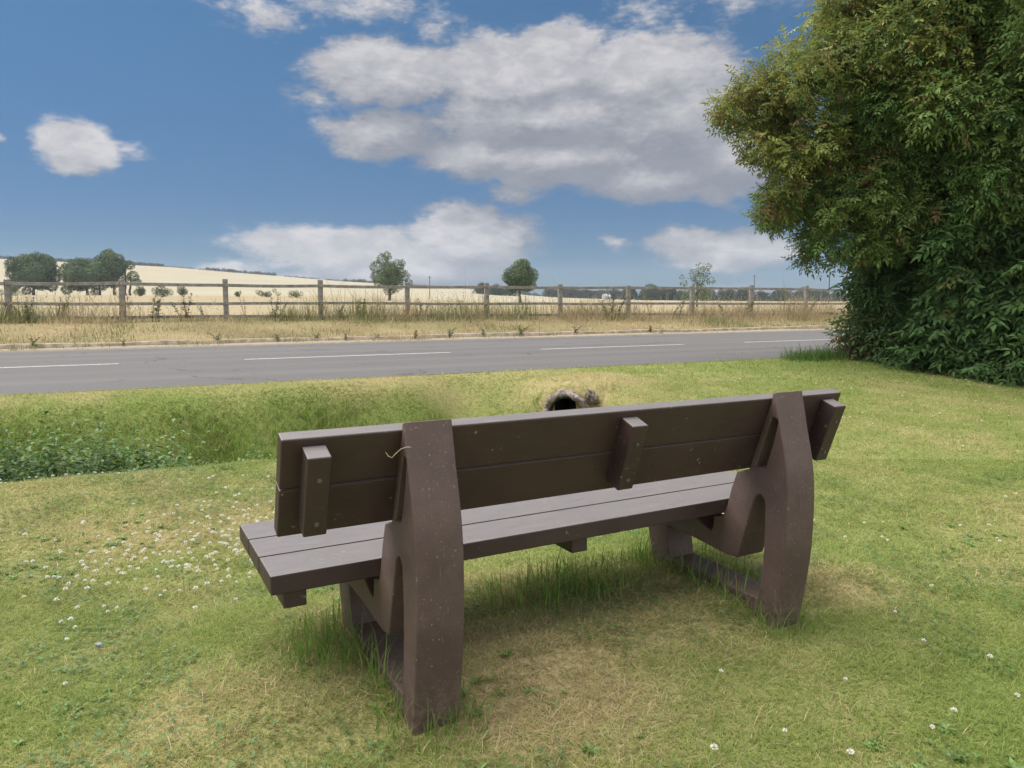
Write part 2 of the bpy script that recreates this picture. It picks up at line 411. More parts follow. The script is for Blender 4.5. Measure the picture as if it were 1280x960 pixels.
def build_world():
    w = bpy.data.worlds.new('World'); scene.world = w; w.use_nodes = True
    t = w.node_tree; t.nodes.clear(); g = N(t)
    out = g.new('ShaderNodeOutputWorld'); bg = g.new('ShaderNodeBackground')
    g.l.new(bg.outputs[0], out.inputs[0])
    sky = g.new('ShaderNodeTexSky', sky_type='NISHITA')
    sky.sun_disc = False; sky.sun_elevation = SUN_EL; sky.sun_rotation = SUN_AZ
    sky.altitude = 50; sky.air_density = 1.0; sky.dust_density = .2; sky.ozone_density = 2.2
    d = g.new('ShaderNodeTexCoord').outputs['Generated']
    # azimuth / elevation of the looked-at part of the sky
    sp = g.new('ShaderNodeSeparateXYZ'); g.l.new(d, sp.inputs[0])
    az = g.m('ARCTAN2', sp.outputs[0], sp.outputs[1]); el = g.m('ARCSINE', sp.outputs[2])
    # clouds: (azimuth, elevation, half width, half height, weight) in degrees
    CL = [  # main bank
        (-8.8, 16.6, 6.2, 2.2, 1.0), (0.5, 16.6, 7.0, 2.7, 1.05), (3.6, 18.6, 3.2, 1.5, .75), (10.0, 16.4, 6.4, 2.8, 1.05), (2.5, 13.6, 9.0, 2.6, 1.0),
        (12.5, 13.2, 6.5, 3.4, 1.05), (3.5, 11.0, 9.0, 2.2, 1.0), (-9.6, 12.3, 4.2, 1.9, .85), (-13.2, 12.6, 2.4, 1.1, .5), (16.2, 10.4, 5.0, 2.8, 1.0), (-3.0, 11.3, 5.0, 1.8, .8), (0.2, 8.6, 2.6, .9, .55), (11.0, 9.3, 7.0, 1.7, .85),
        (-17.8, 20.0, 3.6, 1.4, .40), (-11.0, 20.8, 5.0, 1.5, .38), (-14.6, 14.6, 2.4, 1.1, .32), (10.0, 20.6, 3.0, 1.5, .34), (17.0, 21.0, 4.0, 1.5, .30), (-5.5, 19.6, 2.6, 1.0, .30), (-1.5, 23.2, 3, .9, .32), (21.0, 17.0, 2.4, .6, .22),
        # lower clouds
        (-13.0, 4.0, 6.5, 1.9, .95), (-3.4, 4.8, 5.2, 2.5, 1.05), (-8, 2.6, 9.0, 1.6, .8), (-19.0, 4.6, 3.2, .9, .55),
        (16.4, 4.0, 5.2, 1.6, .95), (13.6, 4.6, 3.0, 1.1, .8), (8.0, 4.5, 1.7, .7, .4), (-21.0, 2.4, 2.8, .7, .65), (-16.5, 1.6, 3.0, .6, .5),
        (16.5, .9, 4.0, .7, .5),
        # left
        (-30.5, 10.5, 2.3, 1.6, 1.0), (-29.8, 9.6, 2.2, 1.2, .85), (-35.8, 10.0, 1.3, .8, .75), (-27.2, 10.0, 1.5, .6, .3),
    ]
    grp = bpy.data.node_groups.new('cloud_field', 'ShaderNodeTree')
    grp.interface.new_socket('A', in_out='INPUT', socket_type='NodeSocketFloat')
    grp.interface.new_socket('E', in_out='INPUT', socket_type='NodeSocketFloat')
    grp.interface.new_socket('F', in_out='OUTPUT', socket_type='NodeSocketFloat')
    k = N(grp); gi = k.new('NodeGroupInput'); go = k.new('NodeGroupOutput')
    A0, E0 = gi.outputs[0], gi.outputs[1]
    cv = k.new('ShaderNodeCombineXYZ'); k.l.new(k.m('MULTIPLY', A0, .55), cv.inputs[0]); k.l.new(E0, cv.inputs[1])
    v = cv.outputs[0]
    n_big = k.noise(v, .33, 3, .5); n_mid = k.noise(v, .85, 9, .60, .25)
    A = k.m('ADD', A0, k.m('MULTIPLY', k.m('SUBTRACT', n_big, .5), 3.2))
    E = k.m('ADD', E0, k.m('MULTIPLY', k.m('SUBTRACT', k.noise(k.mapping(v, loc=(31, 7, 3)), .4, 3, .5), .5), 2.4))
    best = None
    for (a, e, ra, re, wt) in CL:
        dx = k.m('MULTIPLY', k.m('SUBTRACT', A, a), 1 / (ra * 1.25)); dy = k.m('MULTIPLY', k.m('SUBTRACT', E, e), 1 / (re * 1.25))
        r2 = k.m('ADD', k.m('MULTIPLY', dx, dx), k.m('MULTIPLY', dy, dy))
        f = k.m('MULTIPLY', k.m('SUBTRACT', 1.0, k.m('SQRT', r2)), wt * (1.35 if wt > .7 else 1.0))
        best = f if best is None else k.m('SMOOTH_MAX', best, f, .22)
    # unseen broken cloud deck high up and behind, added to soften the light
    away = k.m('MAXIMUM', k.step(E0, 27, 40), k.step(k.m('ABSOLUTE', A0), 44, 60))
    deck = k.m('SUBTRACT', k.m('MULTIPLY', k.noise(v, .06, 3, .5), 1.6), .36)
    deck = k.m('SUBTRACT', k.m('MULTIPLY', k.m('ADD', deck, 1.0), away), 1.0)
    best = k.m('SMOOTH_MAX', best, deck, .1)
    best = k.m('MAXIMUM', best, -.6)
    n_fine = k.noise(k.mapping(v, (1, 1.3, 1)), 2.6, 7, .62, .3)
    f = k.m('ADD', best, k.m('MULTIPLY', k.m('SUBTRACT', n_mid, .5), .80))
    f = k.m('ADD', f, k.m('MULTIPLY', k.m('SUBTRACT', n_fine, .5), .42))
    k.l.new(f, go.inputs[0])
    deg = 180 / math.pi
    ad, ed = g.m('MULTIPLY', az, deg), g.m('MULTIPLY', el, deg)
    def field(da, de):
        nd = g.new('ShaderNodeGroup'); nd.node_tree = grp
        g.l.new(g.m('ADD', ad, da) if da else ad, nd.inputs[0]); g.l.new(g.m('ADD', ed, de) if de else ed, nd.inputs[1])
        return nd.outputs[0]
    f0 = field(0, 0); f1 = field(-.7, 1.3); f2 = field(-1.6, 4.2)
    dens = g.step(f0, .0, .48)
    lit = g.step(g.m('ADD', g.m('MULTIPLY', g.m('SUBTRACT', f0, f1), .55), g.m('MULTIPLY', g.m('SUBTRACT', f0, f2), .55)), -.34, .78)          # the side of a billow that faces the sun
    thick = g.step(f0, .25, .95)
    cc = g.mix(lit, CLOUD_DARK, CLOUD_LIT)
    cc = g.mix(g.m('MULTIPLY', thick, .12), cc, CLOUD_CORE)
    high = g.step(g.m('MAXIMUM', g.step(ed, 30, 50), g.step(g.m('ABSOLUTE', ad), 50, 75)), 0, 1)
    cc = g.mix(high, cc, g.mix(1.0, cc, (4.7, 4.6, 4.45), 'MULTIPLY'))      # unseen deck brightened beyond the far banks as added fill light
    cvv = g.new('ShaderNodeCombineXYZ'); g.l.new(g.m('MULTIPLY', ad, .55), cvv.inputs[0]); g.l.new(g.m('MULTIPLY', ed, 1.15), cvv.inputs[1])
    b1 = g.noise(cvv.outputs[0], .55, 5, .55, .4); b2 = g.noise(cvv.outputs[0], 1.7, 6, .6, .5)                       # billows inside the banks
    cc = g.mix(g.step(b1, .62, .38, 0, .42), cc, (1.45, 1.50, 1.66))
    cc = g.mix(g.step(b2, .60, .35, 0, .22), cc, (1.55, 1.60, 1.75))
    tint = g.mix(1.0, sky.outputs[0], g.mix(g.step(ed, 0, 24), (.080, .145, .235), SKY_TINT), 'MULTIPLY')
    col = g.mix(g.m('MULTIPLY', dens, .93), tint, cc)
    g.put(bg.inputs['Color'], col); bg.inputs['Strength'].default_value = SKY_STR
    try: w.cycles.sampling_method = 'MANUAL'; w.cycles.sample_map_resolution = 512
    except Exception: pass

SKY_STR = 0.10
SKY_TINT = (0.175, 0.285, 0.335)
CLOUD_LIT = (3.15, 3.05, 3.06); CLOUD_DARK = (1.12, 1.2, 1.4); CLOUD_CORE = (1.42, 1.46, 1.62)
build_world()

sun = bpy.data.lights.new('sun', 'SUN'); sun.energy = 2.3; sun.angle = math.radians(58); sun.color = (1.0, .95, .87)
so = bpy.data.objects.new('sun', sun); COL.objects.link(so)
sd = Vector((math.sin(SUN_AZ) * math.cos(SUN_EL), math.cos(SUN_AZ) * math.cos(SUN_EL), math.sin(SUN_EL)))
so.rotation_euler = sd.to_track_quat('Z', 'Y').to_euler(); so.location = sd * 30

# ------------------------------------------------------------------ camera
cam = bpy.data.cameras.new('camera'); co = bpy.data.objects.new('camera', cam); COL.objects.link(co)
co.location = (0, 0, 1.1274); co.rotation_euler = (math.pi / 2 - 0.1095, -0.002, 0)
cam.sensor_width = 36; cam.sensor_fit = 'HORIZONTAL'; cam.lens = 913.18 / 1280 * 36
cam.clip_start = .05; cam.clip_end = 12000
scene.camera = co
vs = scene.view_settings; vs.view_transform = 'Standard'; vs.look = 'None'; vs.exposure = 1.22; vs.gamma = 1
vs.use_curve_mapping = False
cy = scene.cycles
cy.max_bounces = 6; cy.diffuse_bounces = 3; cy.glossy_bounces = 2; cy.transmission_bounces = 4; cy.transparent_max_bounces = 4
cy.use_denoising = True

# ------------------------------------------------------------------ ground sheets
def grade(*segs):
    """segs: (start, stop, step) -> sorted unique coordinates"""
    a = [np.arange(s0, s1, dt) for s0, s1, dt in segs] + [np.array([segs[-1][1]])]
    return np.unique(np.round(np.concatenate(a), 4))

T_AX = np.concatenate([-np.geomspace(6000, 60, 22), grade((-58, -14, 2), (-14, -6, .4), (-6, 10, .085), (10, 24, .3), (24, 60, 1.5), (60, 130, 5)), np.geomspace(140, 6000, 24)])

def sheet(name, s_ax, mat, colfn, dz=0.0, zfn=None, t_ax=T_AX):
    S, T = np.meshgrid(s_ax, t_ax, indexing='ij')
    X, Y = xy(S, T)
    Z = (H(X, Y) if zfn is None else zfn(S, T)) + dz
    V = np.stack([X.ravel(), Y.ravel(), Z.ravel()], 1)
    n, m = S.shape
    i = np.arange(n * m).reshape(n, m)
    F = np.stack([i[:-1, :-1].ravel(), i[:-1, 1:].ravel(), i[1:, 1:].ravel(), i[1:, :-1].ravel()], 1)
    c = None if colfn is None else colfn(V[:, 0], V[:, 1])
    me = np_mesh(name, V, F, c, smooth=True)
    o = link_mesh(name, me, mat)
    # faces must look up
    if me.polygons[0].normal.z < 0: me.flip_normals()
    o['kind'] = 'structure'
    return o

def lawn_col(x, y):
    d = dryness(x, y)[:, None]
    g = np.array([.205, .250, .070]); b = np.array([.43, .345, .18])
    return g * (1 - d) + b * d

def verge_col(x, y):
    s, t = st(x, y)
    d = np.clip(.62 + 1.1 * (fbm(x * .5, y * .5, 31, 4) - .5), 0, 1)[:, None]
    c = np.array([.12, .13, .045]) * (1 - d) + np.array([.36, .28, .155]) * d
    soil = (np.exp(-((s - S_FAR - .55) / .5) ** 2))[:, None]
    return c * (1 - soil * .8) + np.array([.40, .335, .25]) * soil * .8

def field_col(x, y):
    s, t = st(x, y)
    n = fbm(x * .02, y * .02, 41, 4)[:, None]
    near = np.array([.315, .252, .152]); hill = np.array([.350, .325, .240])
    far_f = sstep(208, 216, y + 12 * (fbm(x * .01, y * 0, 44, 2) - .5) - .12 * x)[:, None]
    c = near * (1 - far_f) + hill * far_f
    # upper band of the hill lies warmer on the left
    warm = (sstep(400, 470, y) * (1 - sstep(-330, -180, x)))[:, None]
    c = c * (1 - warm) + np.array([.36, .312, .218]) * warm
    c = c * (.86 + .28 * n)
    # grassy right-hand pastures
    gr = (sstep(10, 70, x) * sstep(60, 120, y) * (1 - sstep(500, 640, y)))[:, None]
    c = c * (1 - .45 * gr) + np.array([.23, .22, .10]) * .45 * gr
    strip = (np.exp(-((y - .12 * x - 206) / 5) ** 2) * (x < 20))[:, None]
    c = c * (1 - .6 * strip) + np.array([.26, .22, .10]) * .6 * strip
    return c

lawn = sheet('lawn', grade((-3000, -60, 300), (-60, -8, 6), (-8, .6, .4), (.6, S_NEAR + .12, .085)), M['lawn'], lawn_col)
bm = bmesh.new(); bm.from_mesh(lawn.data); dead = []        # the pipe mouth is a real hole in the bank
for f_ in bm.faces:
    c_ = f_.calc_center_median(); u_ = (c_.x - .62) * CAX[0] + (c_.y - 8.2) * CAX[1]; v_ = -(c_.x - .62) * CAX[1] + (c_.y - 8.2) * CAX[0]
    if -.06 < u_ < .14 and abs(v_) < .16 and c_.z < .03: dead.append(f_)
bmesh.ops.delete(bm, geom=dead, context='FACES'); bm.to_mesh(lawn.data); bm.free()
sheet('road', np.array([S_NEAR, 10, 11, 12, 13, 14, 15, 16, 17, S_FAR]), M['road'], None, 0.004, lambda S, T: zroad(T))
sheet('verge', grade((S_FAR - .15, S_FENCE + 1.2, .22)), M['verge'], verge_col)
f_ax = np.concatenate([grade((S_FENCE + 1.2, 40, 2.0), (40, 300, 8)), np.geomspace(310, 6000, 60)])
sheet('wheat_field', f_ax, M['wheat'], field_col)

# kerb on the far side of the road
kt = np.arange(-40, 70, 2.5)
for i, t0 in enumerate(kt[:1]):
    V, F = [], []
    tt = np.arange(-45, 80, .9)
    for j, t in enumerate(tt):
        zz = float(zroad(t)); h = .055 + .05 * float(vnoise(t * 1.3, 2.2, 5))
        w = .02 * float(vnoise(t * .9, 7.7, 6))
        for s_, z_ in ((S_KERB - .1 + w, zz - .1), (S_KERB - .09 + w, zz + h), (S_KERB + .1 + w, zz + h + .01), (S_KERB + .13 + w, zz - .1)):
            x_, y_ = xy(s_, t); V.append((x_, y_, z_))
    for j in range(len(tt) - 1):
        for q in range(3): F.append((j * 4 + q, (j + 1) * 4 + q, (j + 1) * 4 + q + 1, j * 4 + q + 1))
    me = np_mesh('kerb', np.array(V), np.array(F)); o = link_mesh('kerb', me, M['kerb']); o['kind'] = 'structure'

# centre line dashes
for (t0, t1) in ((-10.2, -6.3), (-4.6, -.65), (1.21, 4.87), (6.79, 10.34), (12.1, 15.9), (17.7, 21.6), (23.4, 27.3), (29.1, 33.0)):
    tt = np.linspace(t0, t1, 9); V = []
    for t in tt:
        for s_ in (S_MID - .05, S_MID + .05):
            x_, y_ = xy(s_, t); V.append((x_, y_, float(zroad(t)) + .008))
    F = [(2 * j, 2 * j + 2, 2 * j + 3, 2 * j + 1) for j in range(8)]
    me = np_mesh('road_marking', np.array(V), np.array(F)); o = link_mesh('road_marking', me, M['paint']); o['kind'] = 'structure'
    if me.polygons[0].normal.z < 0: me.flip_normals()

# ------------------------------------------------------------------ bench
BX, BY, BYAW = -.5621, 1.7553, .5025
bench = tag(empty('park_bench', (BX, BY, 0), BYAW), 'dark brown recycled plastic park bench seen from behind on the lawn', 'bench')
BL = 2.07
BM = Matrix.Translation((BX, BY, 0)) @ Matrix.Rotation(BYAW, 4, 'Z')

def part(name, bm, mat, parent=bench):
    me = bm_mesh(name, bm)
    for p_ in me.polygons: p_.use_smooth = False
    return link_mesh(name, me, mat, parent)

zt, zb, yb, th_ = .794, .5233, .0941, .0436
dn = Vector((0, yb, zb - zt)); Lb = dn.length; dn.normalize()
fr = Vector((0, -dn.z, dn.y))            # forward normal of the backrest
def frame_M(o): return Matrix(((1, 0, 0, o.x), (0, fr.y, dn.y, o.y), (0, fr.z, dn.z, o.z), (0, 0, 0, 1)))
top0 = Vector((0, 0, zt))
hp = Lb / 2
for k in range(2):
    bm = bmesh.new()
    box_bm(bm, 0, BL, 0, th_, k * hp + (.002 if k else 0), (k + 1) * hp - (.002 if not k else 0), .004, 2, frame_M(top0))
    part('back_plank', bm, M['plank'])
# seat planks
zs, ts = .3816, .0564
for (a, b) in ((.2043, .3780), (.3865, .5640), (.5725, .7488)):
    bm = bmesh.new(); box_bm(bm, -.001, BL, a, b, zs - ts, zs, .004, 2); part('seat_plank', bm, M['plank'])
# back braces (short upright blocks behind the planks), each with two screws
for x0 in (.050, 1.037, 1.968):
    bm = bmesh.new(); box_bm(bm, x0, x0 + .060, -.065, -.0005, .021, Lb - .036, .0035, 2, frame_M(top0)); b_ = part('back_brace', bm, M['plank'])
    # slanted top follows the photo: the block top is nearly level
    for zz in (.085, .215):
        bm = bmesh.new()
        bmesh.ops.create_cone(bm, cap_ends=True, segments=14, radius1=.0065, radius2=.0055, depth=.004,
                              matrix=frame_M(top0) @ Matrix.Translation((x0 + .032, -.0665, zz)) @ Matrix.Rotation(math.pi / 2, 4, 'X'))
        part('screw', bm, M['screw'], b_)
# seat braces under the planks
for x0 in (.035, 1.000, 1.975):
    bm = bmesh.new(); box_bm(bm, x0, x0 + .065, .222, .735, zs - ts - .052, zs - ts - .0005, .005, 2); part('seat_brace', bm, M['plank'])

def spline(cu, pts):
    sp = cu.splines.new('POLY'); sp.points.add(len(pts) - 1)
    for p_, q in zip(sp.points, pts): p_.co = (q[0], q[1], 0, 1)
    sp.use_cyclic_u = True

def smooth_path(P, n=4):
    """Catmull-Rom through the points P"""
    P = [np.array(p) for p in P]; out = []
    for i in range(len(P) - 1):
        p0 = P[max(i - 1, 0)]; p1 = P[i]; p2 = P[i + 1]; p3 = P[min(i + 2, len(P) - 1)]
        for k in range(n):
            t = k / n
            out.append(tuple(.5 * ((2 * p1) + (-p0 + p2) * t + (2 * p0 - 5 * p1 + 4 * p2 - p3) * t * t + (-p0 + 3 * p1 - 3 * p2 + p3) * t ** 3)))
    out.append(tuple(P[-1])); return out

def frame_mesh():
    cu = bpy.data.curves.new('end_frame_outline', 'CURVE'); cu.dimensions = '2D'; cu.fill_mode = 'BOTH'
    rear = smooth_path([(-.016, .816), (-.045, .69), (-.074, .575), (-.089, .46), (-.0905, .32), (-.086, .23), (-.073, .12), (-.058, .02), (-.036, -.13)], 10)
    outline = rear + [(.60, -.13)] + smooth_path([(.612, -.02), (.648, .10), (.672, .20), (.690, .27)], 3) + [(.700, .3245), (.405, .3245), (.385, .278), (.30, .240), (.276, .236), (.268, .252), (.264, .300), (.216, .313),
               (.196, .36), (.178, .43), (.152, .500), (.0935, .5215), (.0005, .793), (-.002, .812), (-.007, .816)]
    spline(cu, outline)
    low = [(.03, .048), (.515, .048), (.528, .12), (.535, .187)] + [(.383, .181), (.21, .166), (.19, .164), (.136, .170)] + \
          smooth_path([(.128, .19), (.098, .30), (.070, .392), (.056, .425), (.038, .437), (.021, .428), (.012, .40), (.009, .30), (.011, .21), (.018, .12), (.03, .048)], 3)[:-1]
    spline(cu, low)
    up = [(-.004, .728), (.010, .690), (.060, .545), (.062, .536), (.020, .540), (.014, .550), (-.014, .640), (-.030, .712), (-.027, .722)]
    spline(cu, up)
    cu.extrude = .1382 / 2 - .005; cu.bevel_depth = .005; cu.bevel_resolution = 2; cu.offset = -.005
    ob = bpy.data.objects.new('tmp_outline', cu); COL.objects.link(ob)
    dg = bpy.context.evaluated_depsgraph_get()
    me = bpy.data.meshes.new_from_object(ob.evaluated_get(dg))
    bpy.data.objects.remove(ob); bpy.data.curves.remove(cu)
    bm = bmesh.new(); bm.from_mesh(me); bmesh.ops.remove_doubles(bm, verts=bm.verts, dist=1e-5)
    for v in bm.verts: v.co = Vector((v.co.z, v.co.x, v.co.y))
    bmesh.ops.recalc_face_normals(bm, faces=bm.faces)
    bm.to_mesh(me); bm.free(); me.name = 'end_frame'
    me.materials.clear()
    for p_ in me.polygons: p_.use_smooth = False
    return me
fm = frame_mesh()
for x0 in (.3098, 1.6946):
    o = link_mesh('end_frame', fm, M['frame'], bench); o.location = (x0 + .0691, 0, 0)

# a straw caught on the left frame
V, F = tube([BM @ Vector(q) for q in ((.262, -.006, .742), (.268, -.012, .731), (.276, -.016, .727), (.283, -.024, .738), (.295, -.034, .752), (.309, -.046, .758), (.316, -.052, .757))], [.0006, .0010, .0011, .0011, .0010, .0009, .0006], 6)
tag(link_mesh('straw_stalk', np_mesh('straw_stalk', V, F), M['straw']), 'thin pale dry straw caught on the left end frame of the bench', 'straw')

# ------------------------------------------------------------------ blades
def blades(P, h, w, lean, col, bend=.5, seg=2, tipcol=None, yaw=None):
    """P (n,3) roots; returns V, F(tri), C"""
    n = len(P); yaw = RNG.uniform(0, 2 * math.pi, n) if yaw is None else yaw
    a = np.stack([np.cos(yaw), np.sin(yaw), np.zeros(n)], 1)                 # width axis
    ld = yaw + math.pi / 2 + RNG.normal(0, .5, n)
    L = np.stack([np.cos(ld), np.sin(ld), np.zeros(n)], 1)
    h = np.broadcast_to(h, (n,)); w = np.broadcast_to(w, (n,)); lean = np.broadcast_to(lean, (n,))
    up = np.array([0, 0, 1.0])
    def at(f): return P + (L * (lean * h * (f ** (1 + bend)))[:, None]) + up * (h * f * (1 - .25 * np.minimum(lean, 1.5) * f))[:, None]
    b0 = at(0.0); b1 = at(.55); b2 = at(1.0)
    if seg == 2:
        V = np.stack([b0 - a * w[:, None] / 2, b0 + a * w[:, None] / 2, b1 - a * w[:, None] * .42, b1 + a * w[:, None] * .42, b2], 1).reshape(-1, 3)
        i = np.arange(n)[:, None] * 5
        F = np.concatenate([i + [0, 1, 3], i + [0, 3, 2], i + [2, 3, 4]], 1).reshape(-1, 3); k = 5
    else:
        V = np.stack([b0 - a * w[:, None] / 2, b0 + a * w[:, None] / 2, b2], 1).reshape(-1, 3)
        F = np.arange(n * 3).reshape(-1, 3); k = 3
    C = np.repeat(col, k, 0)
    return V, F, C

def cat(parts):
    Vs, Fs, Cs, o = [], [], [], 0
    for V, F, C in parts:
        Vs.append(V); Fs.append(F + o); Cs.append(C); o += len(V)
    return np.concatenate(Vs), np.concatenate(Fs), np.concatenate(Cs)

def grass_col(d, n):
    """mix of lush / olive / straw by dryness with individual variation"""
    g1 = np.array([.195, .280, .062]); g2 = np.array([.335, .362, .112]); st_ = np.array([.52, .44, .25]); br = np.array([.42, .32, .17])
    u = RNG.uniform(0, 1, n); v = RNG.uniform(0, 1, n)
    c = g1 + (g2 - g1) * np.clip(u * .8 + d * .5 - .1, 0, 1)[:, None]
    isdry = (v < np.clip(d * .95 - .22, .03, .8))[:, None]
    dry = np.where((RNG.uniform(0, 1, n) < .3)[:, None], br, st_)
    c = np.where(isdry, dry, c)
    return c * RNG.uniform(.75, 1.25, (n, 1))

BC, BS = math.cos(BYAW), math.sin(BYAW)
def to_bench(x, y): return (BC * (x - BX) + BS * (y - BY), -BS * (x - BX) + BC * (y - BY))
def blocked(x, y):
    """inside the feet of the bench"""
    X, Y = to_bench(x, y)
    r = np.zeros(len(x), bool)
    for x0 in (.3098, 1.6946): r |= (X > x0 - .004) & (X < x0 + .142) & (Y > -.066) & (Y < .60)
    return r
def bench_tall(x, y):
    """longer grass the mower misses: round the feet and under the seat"""
    X, Y = to_bench(x, y); f = np.zeros(len(x))
    for x0, gl in ((.3098, .8), (1.6946, .75)):
        dx = np.maximum(np.maximum(x0 - X, X - x0 - .138), 0); dy = np.maximum(np.maximum(-.062 - Y, Y - .62), 0)
        f = np.maximum(f, gl * np.exp(-((dx ** 2 + dy ** 2) / .075 ** 2)))
    f = np.maximum(f, 1.0 * np.exp(-((X - 1.15) / .32) ** 2 - ((Y - .52) / .17) ** 2))
    f = np.maximum(f, .85 * np.exp(-((X - .19) / .11) ** 2 - ((Y - .44) / .20) ** 2))
    f = np.maximum(f, .55 * np.exp(-((X - .38) / .10) ** 2 - ((Y + .10) / .05) ** 2)); f = np.maximum(f, .6 * np.exp(-((X - 1.78) / .12) ** 2 - ((Y + .10) / .06) ** 2))
    f = np.maximum(f, .7 * np.exp(-((X - 1.66) / .2) ** 2 - ((Y - .62) / .14) ** 2))
    return f * (.55 + .9 * fbm(x * 9, y * 9, 51, 2))

def scatter_view(n, y0, y1, margin=1.12):
    """roots over the lawn between two distances, thinning out gradually to the sides"""
    n = int(n * 1.35)
    y = np.sqrt(RNG.uniform(y0 ** 2, y1 ** 2, n)); r = RNG.uniform(-1, 1, n)
    r = np.where(np.abs(r) < .74, r / .74, np.sign(r) * (1 + ((np.abs(r) - .74) / .26) ** 1.3 * 1.6))
    return y * r * .70 * margin, y

def in_pipe(x, y):
    u = (x - .62) * CAX[0] + (y - 8.2) * CAX[1]; v = -(x - .62) * CAX[1] + (y - 8.2) * CAX[0]
    return (np.abs(v) < .30) & (u > -.45) & (u < .14)

def ditch_zone(x, y):
    s, t = st(x, y)
    return np.exp(-np.abs((s - 7.0) / 1.12) ** 4) * (1 - sstep(3.6, 4.15, t))

parts = []
for (n, y0, y1, hm, wm, seg) in ((230000, 1.25, 3.0, .0165, .0019, 2), (230000, 3.0, 5.5, .019, .0028, 2), (220000, 5.5, 9.5, .026, .0052, 1), (130000, 9.5, 15, .032, .010, 1)):
    x, y = scatter_view(n, y0, y1)
    s, t = st(x, y)
    edge = S_NEAR + .08 * (fbm(t * 2.1, t * 0, 61, 3) - .35)
    keep = (s < edge) & (~blocked(x, y)) & ~in_pipe(x, y) & (ditch_zone(x, y) < .6)
    x, y = x[keep], y[keep]; n = len(x); d = dryness(x, y)
    P = np.stack([x, y, H(x, y) - .003], 1)
    clump = fbm(x * 7, y * 7, 71, 2)
    h = hm * RNG.lognormal(0, .35, n) * (.55 + .9 * clump)
    col = grass_col(d, n)
    lean = np.abs(RNG.normal(1.15, .6, n)) + .4 * d
    parts.append(blades(P, h, wm * RNG.uniform(.7, 1.4, n), lean, col, seg=seg))
V, F, C = cat(parts)
CULV = None
o = tag(link_mesh('lawn_grass', np_mesh('lawn_grass', V, F, C), M['grass']), 'short mown lawn grass, patchy green and straw coloured', 'grass', kind='stuff')

# long grass round the bench feet
x, y = scatter_view(90000, 1.5, 4.6, .8)
f = bench_tall(x, y); k = (RNG.uniform(0, 1, len(x)) < np.clip(f - .12, 0, .85)) & ~blocked(x, y)
x, y, f = x[k], y[k], f[k]; n = len(x)
P = np.stack([x, y, H(x, y) - .004], 1)
col = np.array([.155, .275, .052]) * RNG.uniform(.65, 1.3, (n, 1)) + np.array([.03, .02, .0]) * RNG.uniform(0, 1, (n, 1))
dry = RNG.uniform(0, 1, n) < .12; col[dry] = np.array([.34, .27, .13])
V, F, C = blades(P, (.045 + .075 * f) * RNG.lognormal(0, .35, n), RNG.uniform(.0022, .0042, n), np.abs(RNG.normal(.55, .45, n)), col, bend=.9)
# matted dead thatch beside the near foot
tag(link_mesh('long_grass', np_mesh('long_grass', V, F, C), M['grass']), 'longer bright green grass round the feet of the bench', 'grass', kind='stuff')

# lush grass on the ditch banks
def rand_st(n, s0, s1, t0, t1):
    s = RNG.uniform(s0, s1, n); t = RNG.uniform(t0, t1, n); x, y = xy(s, t); return x, y, s, t
x, y, s, t = rand_st(150000, 5.5, 8.95, -8.5, 4.3)
dz_ = ditch_zone(x, y); bank = sstep(6.2, 7.2, s)
cl = fbm(x * 1.7, y * 1.7, 81, 3)
k = (dz_ > .12) & ~in_pipe(x, y) & (RNG.uniform(0, 1, len(x)) < .25 + 1.1 * cl)
x, y, s, t, dz_, cl = x[k], y[k], s[k], t[k], dz_[k], cl[k]; n = len(x)
d = np.clip(dryness(x, y) + .35 * (RNG.uniform(0, 1, n) - .5), 0, 1)
gg = np.array([.200, .345, .056]); g2 = np.array([.330, .385, .105])
u = RNG.uniform(0, 1, (n, 1)); col = (gg * (1 - u) + g2 * u) * RNG.uniform(.5, 1.25, (n, 1)) * (.7 + .6 * fbm(x * 1.1, y * 1.1, 83, 3))[:, None]
dry = RNG.uniform(0, 1, n) < .10 + .7 * np.clip(d - .3, 0, 1); col[dry] = np.array([.36, .29, .15]) * RNG.uniform(.7, 1.2, (dry.sum(), 1))
P = np.stack([x, y, H(x, y) - .01], 1)
hh = (.05 + .17 * sstep(.2, .8, dz_) * (.30 + cl)) * .72 * (1 - .5 * sstep(1.0, 2.4, t)) * RNG.lognormal(0, .3, n) * (1 - .55 * sstep(8.0, 8.6, s))
V, F, C = blades(P, hh, RNG.uniform(.004, .009, n), np.abs(RNG.normal(.75, .5, n)), col, bend=.9)
tag(link_mesh('ditch_grass', np_mesh('ditch_grass', V, F, C), M['grass']), 'lush uncut grass on the banks of the roadside ditch', 'grass', kind='stuff')

# ------------------------------------------------------------------ leaves
def leaf_quads(P, D, U, length, width, col, fold=.25):
    """one diamond leaf per row: root P, direction D, up-ish U"""
    n = len(P)
    D = D / (np.linalg.norm(D, axis=1, keepdims=True) + 1e-9)
    S = np.cross(D, U); S /= (np.linalg.norm(S, axis=1, keepdims=True) + 1e-9)
    Nn = np.cross(S, D)
    L = np.broadcast_to(length, (n,))[:, None]; W = np.broadcast_to(width, (n,))[:, None]
    tip = P + D * L - Nn * L * fold * .5
    mid = P + D * L * .42
    V = np.stack([P, mid + S * W / 2 + Nn * W * fold * .6, tip, mid - S * W / 2 + Nn * W * fold * .6], 1).reshape(-1, 3)
    F = np.arange(n * 4).reshape(-1, 4)
    F = np.concatenate([F[:, [0, 1, 2]], F[:, [0, 2, 3]]])
    return V, F, np.repeat(col, 4, 0)

def rand_dir(n):
    v = RNG.normal(0, 1, (n, 3)); return v / np.linalg.norm(v, axis=1, keepdims=True)

